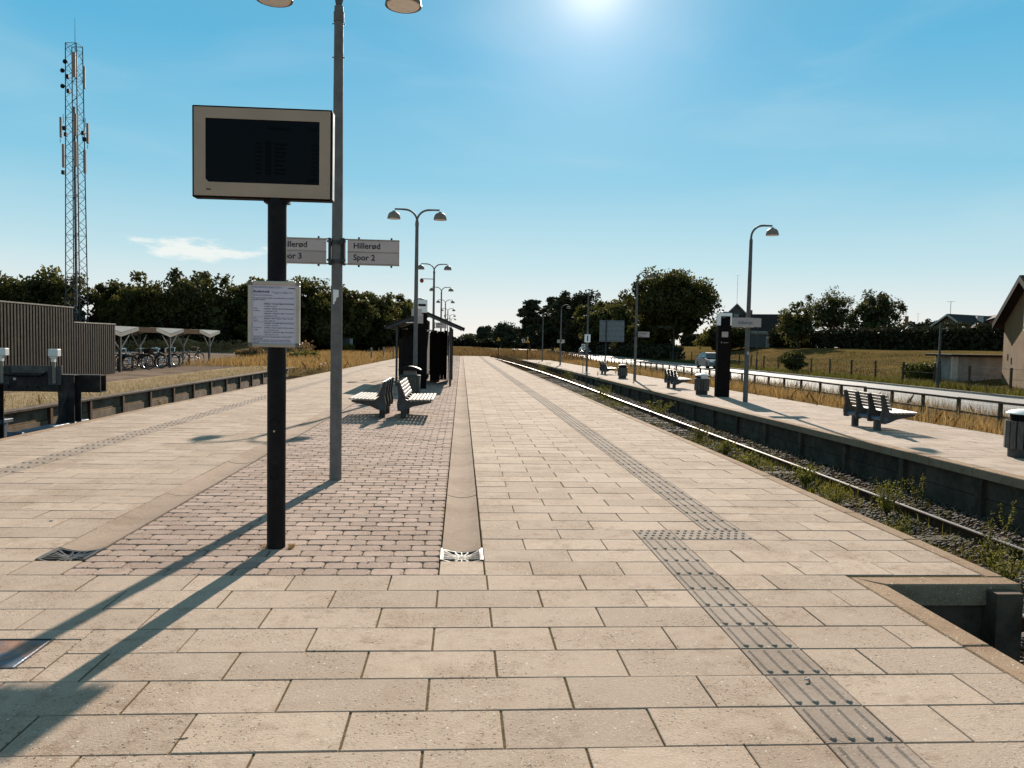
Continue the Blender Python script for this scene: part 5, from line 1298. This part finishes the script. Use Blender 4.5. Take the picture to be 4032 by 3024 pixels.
g1 = thing('flat_roof_garage', 'long low flat-roofed white garage behind the hedge', 'garage', (44.2, 108, 1.5), R(-5)); MB().box(-3.6,3.6,0,5,0,1.95).build('wall', M['house_white'], g1); MB().box(-3.8,3.8,-.3,5.3,1.952,2.35,.02).build('roof', M['concrete_lt'], g1); MB().box(-3.2,-.6,-.03,-.002,.0,1.8).build('garage_door', M['galv'], g1)
h3 = gable_house('red_roof_house', 'small far house with pale gable and chimney between the birches and the long roof', (78.3, 130, 1.6), R(-30), 6., 9, 2.9, 4.9, M['house_white'], M['tile_red'], .3, (-.6, 3.0, 4.5, 6.0, M['brickwall'])); aerial(h3, -.8, 1, 5., 1.6); aerial(h3, 1.2, 4, 5., 1.5)
h4 = gable_house('long_roof_house', 'long dark-roofed house behind the bushes at right', (51.8, 79.0, 1.6), R(-66), 6.4, 7.2, 1.5, 3.7, M['render_wall'], M['tile_dk'], .35, None, ((-.6, .4, .9, 1.0),), barge=M['house_white']); aerial(h4, 0, .2, 3.7, 1.5)
for y in (2.2, 4.6): o = MB().box(-.45,.45,-.35,.35,0,.06).build('roof_window', M['window'], h4); o.location = (1.9, y, 2.62); o.rotation_euler = (0, R(35), 0)
h5 = gable_house('chimney_house', 'brick house with pale chimney and white window beside the big rendered gable', (58.6, 79.5, 1.6), R(-20), 5.4, 8, 2.9, 3.9, M['brickwall'], M['tile_dk'], .3, (-2.75, -.6, .5, 3.75, M['house_white']), ((-.75, 1.95, .75, 1.0),))
# the big rendered gable at the right edge
gd = Vector((.38, .925, 0)).normalized()        # along the wall, towards the far corner
hb_ = thing('rendered_house', 'large sunlit rendered gable wall with dark roof at the right edge', 'house', (30.85, 42.0, .1), 0)
ang = math.atan2(gd.y, gd.x)-math.pi            # local +x runs from the far corner back towards the camera
hb_.rotation_euler = (0, 0, ang)
MB().prism([(0,-.6),(8.4,-.6),(8.4,3.05),(4.2,5.15),(0,3.05)], 0, 9, 'y').build('wall', M['render_wall'], hb_)
for s in (-1, 1):
    e0, e1 = (-.5, 4.2) if s < 0 else (8.9, 4.2)
    MB().prism([(e0,2.82),(e1,5.17),(e1,5.45),(e0,3.10)], -.45, 9.4, 'y').build('roof', M['tile_dk'], hb_)
    MB().prism([(e0,2.76),(e1,5.11),(e1,5.44),(e0,3.09)], -.50, -.455, 'y').build('barge_board', M['black'], hb_)
MB().box(.9,1.0,-.03,-.001,1.0,1.35).build('wall_anchor', M['rail'], hb_); MB().box(1.6,1.7,-.03,-.001,.8,1.15).build('wall_anchor', M['rail'], hb_)
w_ = MB().box(3.6,4.6,-.04,-.002,2.6,3.8).build('window', M['house_white'], hb_); MB().box(3.68,4.52,-.05,-.041,2.68,3.72).build('pane', M['window'], w_)
a = MB(); a.bar((1.2,1.5,4.4),(1.2,1.5,5.9), .025, 5); a.bar((-.2,1.5,5.85),(1.5,1.5,5.9), .018, 4); a.build('aerial', M['galv'], hb_)
g2 = thing('sunken_garage', 'low pale concrete garage wall with dark flat roof left of the gable', 'garage', (30.9, 44.4, .0), R(-8))
MB().box(-.9,1.6,0,3,-.3,1.22).build('wall', M['concrete_lt'], g2); MB().box(-1.5,1.7,-.25,3.2,1.222,1.36,.01).build('roof', M['roof_dk'], g2); MB().box(-1.35,-1.0,-.02,.1,-.1,1.21).build('pier', M['house_white'], g2); MB().box(-.99,-.9,.05,.12,-.1,1.2).build('door', M['house_white'], g2)

# ------------------------------------------------------------------ vegetation
def leaf_quads(P, s, g, aspect=.6, flat=0.):
    """one four-cornered leaf (clump) at each point of P"""
    n = len(P)
    d = g.normal(size=(n,3)); d[:,2] *= (1-flat); d /= np.linalg.norm(d, axis=1)[:,None]+1e-9
    e = g.normal(size=(n,3)); e -= d*(e*d).sum(1)[:,None]; e /= np.linalg.norm(e, axis=1)[:,None]+1e-9
    a = (s*g.uniform(.6,1.3,n))[:,None]*d; b = (s*aspect*g.uniform(.6,1.3,n))[:,None]*e
    V = np.stack([P-a, P+b*.9-a*.1, P+a, P-b+a*.15], 1).reshape(-1,3)
    return V, np.arange(4*n).reshape(-1,4)
def ball(g, n, pw=.45):
    d = g.normal(size=(n,3)); d /= np.linalg.norm(d, axis=1)[:,None]; return d*(g.random(n)**pw)[:,None]
def crown(g, h, w, low, nclump, nleaf, s, kind):
    cz, rz_ = h*(1+low)/2, h*(1-low)/2
    cs = ball(g, nclump, .38); th_ = np.arctan2(cs[:,1], cs[:,0]); ph_ = g.uniform(0, 6.28, 4)
    lob = 1 + .20*np.sin(2*th_+ph_[0]+2.5*cs[:,2]) + .16*np.sin(5*th_+ph_[1]-4*cs[:,2])
    cs = cs*np.array([w/2*.84, w/2*.84, rz_*.86]); cs[:,:2] *= lob[:,None]; cs[:,2] *= 1+.13*np.sin(3*th_+ph_[2])
    if kind == 'round': cs[:,2] = np.abs(cs[:,2])*1.0 - .25*rz_*(g.random(nclump) < .45)*2*g.random(nclump)
    if kind == 'pine':
        t = g.random(nclump); cs[:,2] = (t*2-1)*rz_*.9; sc2 = np.clip(1.1-t*.6, .3, 1)
        cs[:,:2] *= sc2[:,None]
    cs[:,2] += cz
    cr = w*g.uniform(.07,.19,nclump)
    if kind == 'pine': cr = w*g.uniform(.09,.16,nclump)
    per = nleaf//nclump
    P = np.concatenate([c + ball(g, per, .5)*r*np.array([1,1,.45 if kind == 'pine' else .8]) for c, r in zip(cs, cr)])
    if kind == 'birch':
        hang = g.exponential(.35, len(P))*np.repeat(cr, per)*1.3; P[:,2] -= hang
    col = np.repeat(g.random(nclump), per)*.6 + g.random(len(P))*.4
    V, F = leaf_quads(P, s, g, .55, .3 if kind == 'pine' else 0)
    # dense heart of the crown, its inner shade put into darker leaf tones
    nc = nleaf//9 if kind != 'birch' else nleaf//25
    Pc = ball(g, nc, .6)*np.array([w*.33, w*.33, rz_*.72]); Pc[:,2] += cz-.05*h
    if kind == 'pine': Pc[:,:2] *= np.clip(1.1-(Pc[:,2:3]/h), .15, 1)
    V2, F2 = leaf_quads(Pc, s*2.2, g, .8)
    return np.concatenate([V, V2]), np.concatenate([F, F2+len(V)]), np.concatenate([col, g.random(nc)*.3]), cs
def tree(label, X, Y, h, w, kind='broad', mat='leaf', low=.1, nl=7000, s=.3, ncl=46, z0=None, name=None, group='trees', seed=None):
    g = np.random.default_rng(seed if seed is not None else int(abs(X*37+Y*11)) % 9999)
    z = gz(X, Y)-.05 if z0 is None else z0
    t = thing(name or {'pine':'pine_tree','birch':'birch_tree'}.get(kind,'broadleaf_tree'), label, 'tree', (X, Y, z), 0, group)
    V, F, A, cs = crown(g, h, w, low, ncl, nl, s, kind)
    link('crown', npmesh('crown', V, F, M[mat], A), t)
    tr = MB(); rb_ = max(.10, h*.022); top = h*(.93 if kind == 'pine' else .7)
    bend = g.normal(0, .12, (5,2))
    tr.tube([(bend[k,0]*k*.3, bend[k,1]*k*.3, top*k/4.) for k in range(5)], [rb_*1.3, rb_, rb_*.8, rb_*.55, rb_*.2], 8)
    tr.build('trunk', M['bark'], t, True)
    lb = MB()
    for c in cs[g.permutation(len(cs))[:14]]:
        b = (bend[2,0]*.6, bend[2,1]*.6, min(top*.9, max(h*.18, c[2]*.55))); mid = [(b[i]*.45+c[i]*.55)+(.06*h if i == 2 else 0)*.5 for i in range(3)]
        lb.tube([b, mid, tuple(c)], [rb_*.45, rb_*.28, rb_*.08], 5)
    lb.build('limb', M['bark'], t, True)
    return t
LT = [(-49.5,85,7.9,8,'leftmost tree of the row, cut by the left edge'), (-44.8,88,9.0,7.4,'rounded tree between the left edge and the lattice tower'), (-40.6,94,8.4,6.4,'tree right behind the lattice tower foot'), (-36.2,90,8.5,6.6,'tree between the tower and the tallest left tree'), (-31.0,92,10.2,8.6,'tallest light-topped tree of the left row'), (-24.8,95,9.3,7.4,'tree partly behind the display post and notice'), (-18.8,97,9.4,7.6,'tree just right of the notice board'), (-15.8,102,9.2,7.0,'tree behind the near lamp post'), (-12.6,110,9.0,7.2,'tree left of the shelter roof'), (-9.6,119,9.2,7.4,'last tree of the left row, behind the shelter')]
for i, (x, y, h, w, l) in enumerate(LT): tree(l, x, y, h, w*1.2, 'birch' if i == 4 else 'broad', 'leaf_b' if i == 4 else 'leaf', .02, 9500 if i == 4 else 8200, .27, 60, group='trees behind the yard')
tree('lower tree filling the gap beside the tallest left tree', -28.0, 97, 7.4, 6.5, 'broad', 'leaf', .02, 6000, .27, 50, group='trees behind the yard')
tree('low tree standing back between the left edge and the tower', -46.8, 93, 7.0, 7, 'broad', 'leaf', .0, 5500, .27, 45, group='trees behind the yard')
tree('low tree standing back just right of the tower', -38.4, 97, 7.2, 7, 'broad', 'leaf', .0, 5500, .27, 45, group='trees behind the yard')
tree('low tree standing back left of the tallest left tree', -34.0, 96, 7.6, 7, 'broad', 'leaf', .0, 5500, .27, 45, group='trees behind the yard')
tree('low tree between the display post and the notice trees', -22.0, 99, 7.8, 6.0, 'broad', 'leaf', .02, 6000, .27, 50, group='trees behind the yard')
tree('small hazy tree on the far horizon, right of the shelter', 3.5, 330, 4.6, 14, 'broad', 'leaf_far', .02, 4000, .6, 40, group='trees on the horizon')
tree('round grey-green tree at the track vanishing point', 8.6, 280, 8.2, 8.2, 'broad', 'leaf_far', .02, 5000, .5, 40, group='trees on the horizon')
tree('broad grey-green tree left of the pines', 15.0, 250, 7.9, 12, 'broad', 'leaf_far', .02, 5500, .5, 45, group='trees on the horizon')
tree('slender pine left of the dark pine group', 19.1, 215, 14.4, 10.5, 'pine', 'leaf_p', .08, 8000, .42, 60, group='trees beyond the road')
tree('mid pine of the dark group beyond the road', 22.8, 192, 14.0, 12, 'pine', 'leaf_p', .05, 9000, .42, 60, group='trees beyond the road')
tree('tallest rounded pine of the group beyond the road', 27.2, 180, 16.4, 14, 'broad', 'leaf_p', .03, 12000, .40, 60, group='trees beyond the road')
tree('dark tree between the pines and the road sign back', 27.6, 150, 9.8, 9.5, 'broad', 'leaf', .03, 8500, .34, 55, group='trees beyond the road')
tree('tree rising behind the road sign back', 28.6, 127, 11.0, 10.5, 'broad', 'leaf', .03, 9000, .32, 55, group='trees beyond the road')
tree('dark tree filling the gap between the two left pines', 21.6, 205, 10.5, 9, 'broad', 'leaf_p', .0, 7000, .42, 50, group='trees beyond the road')
tree('dense tree right of the tallest pine', 28.6, 165, 12.0, 10, 'broad', 'leaf', .0, 9000, .38, 55, group='trees beyond the road')
tree('low shrubby tree in front of the pines by the road', 26.6, 165, 6., 10, 'broad', 'leaf_h', .0, 6000, .36, 45, group='trees beyond the road')
tree('big round broadleaf tree with open right side', 29.2, 105, 13.2, 13.6, 'round', 'leaf', .16, 17000, .27, 75, group='trees beyond the road', seed=5)
tree('lower leafy tree at the left foot of the big round tree', 27.4, 110, 7.2, 7, 'broad', 'leaf', .0, 7000, .28, 50, group='trees beyond the road')
tree('bushy tree between the big round tree and the dark column', 38.2, 110, 4.6, 7.5, 'broad', 'leaf', .0, 6000, .26, 45, group='trees on the field edge')
tree('leftmost birch of three on the field edge', 42.6, 95, 6.9, 5.6, 'birch', 'leaf_b', .05, 5200, .17, 42, group='birches')
tree('airy middle birch of three on the field edge', 49.2, 100, 8.5, 7., 'birch', 'leaf_b', .15, 5200, .17, 44, group='birches')
tree('rightmost and densest birch on the field edge', 50.8, 92, 7.9, 7., 'birch', 'leaf_b', .03, 9500, .18, 50, group='birches')
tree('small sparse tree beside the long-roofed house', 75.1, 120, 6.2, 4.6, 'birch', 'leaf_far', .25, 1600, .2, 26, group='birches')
for x, y, h, w, l in ((53.2,86,2.9,7.,'bush left of the long-roofed house'), (50.4,75,3.1,5.5,'tallest bush in front of the long roof'), (54.0,76,2.6,5.5,'bush at the foot of the pale chimney'), (46.6,84,2.6,5.,'bush right of the birches'), (44.8,103,3.0,6.,'bush below the flat garage')):
    tree(l, x, y, h, w, 'broad', 'leaf_h', -.1, 5200, .2, 40, name='garden_bush', group='garden bushes')
tree('round field bush standing in the wire fence', 27.2, 61.5, 2.0, 2.6, 'round', 'leaf', .0, 4200, .09, 34, name='field_bush', group='bushes')
def leafy_box(name, label, x0, x1, y0, y1, zf, h0, n, s, mat, seed, cat='hedge', kind=None, top=.25):
    g = np.random.default_rng(seed); u = g.random((n,3))
    x = x0(u[:,1]) if callable(x0) else x0+(x1-x0)*u[:,0]
    y = y0+(y1-y0)*u[:,1]
    if callable(x0): x = x + (u[:,0]-.5)*x1
    zz = np.array([zf(a, b) for a, b in zip(x, y)])
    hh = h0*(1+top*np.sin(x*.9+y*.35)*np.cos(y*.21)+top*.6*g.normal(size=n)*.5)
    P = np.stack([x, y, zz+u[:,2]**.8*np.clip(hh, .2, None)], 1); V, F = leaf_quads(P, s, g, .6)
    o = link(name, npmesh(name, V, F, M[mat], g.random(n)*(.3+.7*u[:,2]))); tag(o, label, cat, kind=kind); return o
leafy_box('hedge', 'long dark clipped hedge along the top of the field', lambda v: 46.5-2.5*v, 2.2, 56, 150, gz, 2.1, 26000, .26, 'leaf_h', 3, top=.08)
leafy_box('undergrowth', 'dark undergrowth beneath the trees behind the yard', -54, -27, 88, 93, gz, 2.6, 9000, .34, 'leaf_h', 4, 'undergrowth', 'stuff')
leafy_box('undergrowth', 'dark undergrowth beneath the trees left of the shelter', lambda v: -28+20*v, 4., 94, 119, gz, 2.6, 9000, .34, 'leaf_h', 5, 'undergrowth', 'stuff')
leafy_box('undergrowth', 'dark scrub on the bank beyond the road', lambda v: 27.2+0*v, 3.5, 98, 200, gz, 1.7, 15000, .34, 'leaf_h', 6, 'undergrowth', 'stuff')
leafy_box('hedge', 'low dark far hedge closing the track view', -12, 30, 255, 262, gz, 2.6, 7000, .6, 'leaf_h', 8)
tag(leafy_box('bank_shrub', 'green growth over the sunken garage roof', 29.5, 33.5, 47.5, 50, gz, 1.0, 5000, .12, 'green', 9, 'shrub'), kind=None)
# earth mound with scrub behind the yard
def mound(cx, cy, rx, ry, hh, label, seed):
    g = np.random.default_rng(seed); n = 22; V = []; F = []
    for j in range(n+1):
        for i in range(n+1):
            u, v = i/n*2-1, j/n*2-1; rr = min(1, math.hypot(u, v)); k = (1-rr*rr)**1.5
            V.append((cx+u*rx, cy+v*ry, -.13+hh*k*(1+.35*math.sin(u*5+cx)*math.cos(v*4))))
    F = [(j*(n+1)+i, j*(n+1)+i+1, (j+1)*(n+1)+i+1, (j+1)*(n+1)+i) for j in range(n) for i in range(n)]
    tag(link('mound', npmesh('mound', V, F, M['ground'], smooth=True)), label, 'mound', kind='structure')
mound(-28.5, 84, 7.5, 3, 1.15, None, 1); mound(-20.5, 82, 5, 2.6, .9, None, 2)
leafy_box('scrub', 'scrubby growth on the earth mounds behind the yard', -36, -16, 81, 86, lambda x, y: -.1, .95, 5200, .14, 'straw_far', 11, 'scrub', 'stuff', .5)
for x, y, w, h, l, m_ in ((-17.5,66,3.2,.75,'rounded dry shrub at the yard edge left of the notice', 'straw_far'), (-12.2,62,2.6,.7,'greenish shrub behind the notice board foot','green'), (-14.0,95,2.2,1.2,'green shrub beside the utility cabinet','green')):
    tree(l, x, y, h, w, 'broad', m_, -.2, 2600, .09, 26, name='dry_shrub', group='yard shrubs')

# grasses
M['field_tuft'] = leaf_mat('field_tuft', (.045,.028,.011), (.08,.05,.02), (.06,.038,.015), trans=.2)
def blades(name, label, n, xf, yf, h0, h1, wd, mat, seed, zf=gz, lean=.35, cat='grass', mask=None):
    g = np.random.default_rng(seed); y = yf(g.random(n)); x = xf(g.random(n), y)
    if mask is not None:
        k = mask(x, y, g.random(n)); x, y = x[k], y[k]; n = len(x)
    z = np.array([zf(a, b) for a, b in zip(x, y)]); h = g.uniform(h0, h1, n)
    th = g.uniform(0, 6.28, n); ln = np.abs(g.normal(0, lean, n))*h
    dx, dy = np.cos(th)*ln, np.sin(th)*ln; ph = g.uniform(0, 6.28, n); wx, wy = np.cos(ph)*wd/2, np.sin(ph)*wd/2
    b = np.stack([x, y, z-.02], 1); W3 = np.stack([wx, wy, 0*wx], 1); M3 = b+np.stack([dx*.3, dy*.3, h*.6], 1); T3 = b+np.stack([dx, dy, h], 1)
    V = np.stack([b-W3, b+W3, M3+W3*.8, T3, M3-W3*.8], 1).reshape(-1,3); F = np.arange(5*n).reshape(-1,5)
    o = link(name, npmesh(name, V, F, M[mat], g.random(n))); return tag(o, label, cat, kind='stuff')
pn = lambda x, y: .5+.5*np.sin(x*1.7+np.sin(y*.6)*2)*np.sin(y*.9+x*.4)
blades('dry_grass', 'golden dry grass between the side platform and the railing', 62000, lambda u, y: 10.5+u*5.2, lambda u: 9+72*u**1.5, .16, .50, .014, 'straw', 21, mask=lambda x, y, r: r < .3+.8*pn(x, y))
blades('dry_grass', 'tall seeding grass stems by the roadside railing', 7000, lambda u, y: 11.6+u*4., lambda u: 9+60*u**1.4, .45, .80, .009, 'straw_pale', 22, lean=.3)
blades('far_dry_grass', 'brown dry grass beyond the platform ends', 26000, lambda u, y: -9+24*u, lambda u: 83.5+60*u, .35, .95, .04, 'straw_far', 23, zf=lambda x, y: gz(x, y), mask=lambda x, y, r: ~((x > 3.3) & (x < 7.1) & (y < 118)) & ~((x > 7.) & (x < 10.5) & (y < 92.3)))
blades('dry_grass', 'golden grass left of the platform behind the siding', 24000, lambda u, y: -15.5+u*(9.1+.02*(y-40)), lambda u: 43+45*u, .15, .55, .022, 'straw', 24, mask=lambda x, y, r: (r < .25+pn(x*.7, y*.5)) & (x < np.interp(y, [37,67,90], [-6.3,-5.5,-5.0])))
blades('verge_grass', 'sparse pale dry grass on the verge above the retaining wall', 9000, lambda u, y: -9.3-2.4*u**1.5, lambda u: 10+33*u, .04, .16, .010, 'straw_pale', 25)
blades('verge_grass', 'green roadside grass at the foot of the field', 22000, lambda u, y: 25.0+2.8*u, lambda u: 28+80*u**1.4, .12, .48, .022, 'green', 26, mask=lambda x, y, r: r < .3+.8*pn(x, y))
blades('field_grass', 'dry grass tufts across the sloping field', 30000, lambda u, y: 26.5+14*u**1.6, lambda u: 33+70*u**1.3, .06, .24, .030, 'field_tuft', 27, mask=lambda x, y, r: r < pn(x*.6, y*.3))
blades('track_grass', 'yellowish grass along the platform edge beside the rail', 26000, lambda u, y: 4.75+1.2*u**.8, lambda u: 4.6+30*u**1.8, .03, .20, .006, 'weed', 28, zf=lambda x, y: -.67, lean=.7, mask=lambda x, y, r: r < (pn(x*1.7, y*1.3)**3)*np.interp(y, [4, 8, 12, 34], [2.2, 1.5, .8, .6]))
blades('track_grass', 'dry tufts beside the rail and along the side platform wall', 8000, lambda u, y: 5.2+1.8*u, lambda u: 5+60*u**1.5, .03, .18, .007, 'green', 29, zf=lambda x, y: -.67, mask=lambda x, y, r: r < pn(x*2, y*.9)**2)
blades('joint_grass', 'tiny grass sprouting at the foot of the posts', 260, lambda u, y: np.where(u < .5, -1.44+u*.12, -1.27+u*.05), lambda u: 5.66+.1*u, .01, .06, .003, 'straw', 30, zf=lambda x, y: 0.0, lean=.7)
def weed(x, y, z, h, w, n, label, mat='weed', s=.03, seed=0):
    g = np.random.default_rng(abs(seed*7+int(x*100+y*10))); t = thing('weed_plant', label, 'weed', (x, y, z), group='weeds along the track')
    P = []; st = MB()
    for k in range(max(4, n//28)):
        a, r_w = g.uniform(0, 6.28), w*.5*math.sqrt(g.random()); tip = Vector((math.cos(a)*r_w, math.sin(a)*r_w, h*g.uniform(.55, 1.)))
        st.bar((0,0,-.02), tip, .004, 4, .0015)
        for q in range(28):
            f = .15+.85*g.random(); P.append([tip.x*f+g.normal(0,.02*w/.3), tip.y*f+g.normal(0,.02*w/.3), tip.z*f+g.normal(0,.012)])
    V, F = leaf_quads(np.array(P), s, g, .4); link('leaves', npmesh('leaves', V, F, M[mat], g.random(len(P))), t); st.build('stems', M['green'], t)
WD = [(5.2,5.55,.46,.5,620,'bright green weed clump nearest the recess by the platform edge'), (5.45,5.0,.42,.5,560,'dark leafy weed right of the brightest clump'), (5.25,6.9,.34,.5,480,'flowering weed clump beside the rail, second from the recess'), (5.9,8.1,.42,.25,200,'spindly weed growing across the shiny rail'), (5.75,9.9,.5,.55,800,'rounded bright weed bush standing on the shiny rail'), (5.3,10.4,.33,.45,420,'pale weed just left of the rail bush'), (6.6,10.6,.45,.3,180,'upright weed against the side platform wall'), (6.55,8.7,.5,.25,160,'thin tall weed by the wall, near the right edge'), (5.2,13.4,.38,.5,300,'weed tuft at the platform edge, mid distance'), (5.6,17.5,.40,.7,320,'yellow-green weed patch between the rails farther on'), (6.3,24,.5,.9,380,'weed patch at the wall below the round bins'), (5.9,31,.6,1.0,420,'large far yellow weed clump beside the rail'), (6.4,45,.8,1.4,480,'tall yellow weeds before the end of the side platform'), (6.5,60,.9,1.6,480,'farthest yellow weed mass at the track side'), (4.3,9.0,.22,.4,180,'low weed hugging the coping stones')]
WD += [(5.55,7.6,.30,.5,520,'leafy weed mat beside the rail between recess and rail bush'), (5.15,8.6,.28,.45,420,'small weed mat near the coping, before the rail bush'), (5.6,12.0,.36,.5,420,'green weed clump on the rail beyond the rail bush'), (5.35,15.2,.34,.6,380,'pale weed patch beside the rail opposite the nearest bench')]
for i, (x, y, h, w, n, l) in enumerate(WD): weed(x, y, -.66, h, w, n, l, 'weed' if i % 3 else 'green', .019 if y < 12 else .034, i)
weed(6.35, 4.6+2.9, -.66, 1.0, .25, 180, 'tall seeding weed stalk at the right edge of frame', 'straw_pale', .02, 50)
weed(-9.0+.9, 21.5, -.5, .35, .3, 160, 'pale dry weed on the siding ballast beside the left coping', 'straw', .03, 60)
for k, (x, y, l) in enumerate(((-9.9,17.3,'dry grass tuft on the verge seen below the buffer beam'), (-9.7,18.4,'second dry tuft on the verge below the buffer beam'), (9.0,44.2,'small weed growing from the side platform slabs'), (7.7,43.0,'dark weed sprig near the side platform edge'), (7.6,33.5,'weed sprig at the side platform coping before the bench'))):
    weed(x, y, -.1 if x < 0 else zr(y), .32, .25, 110, l, 'straw' if x < 0 else 'weed', .02, 70+k)
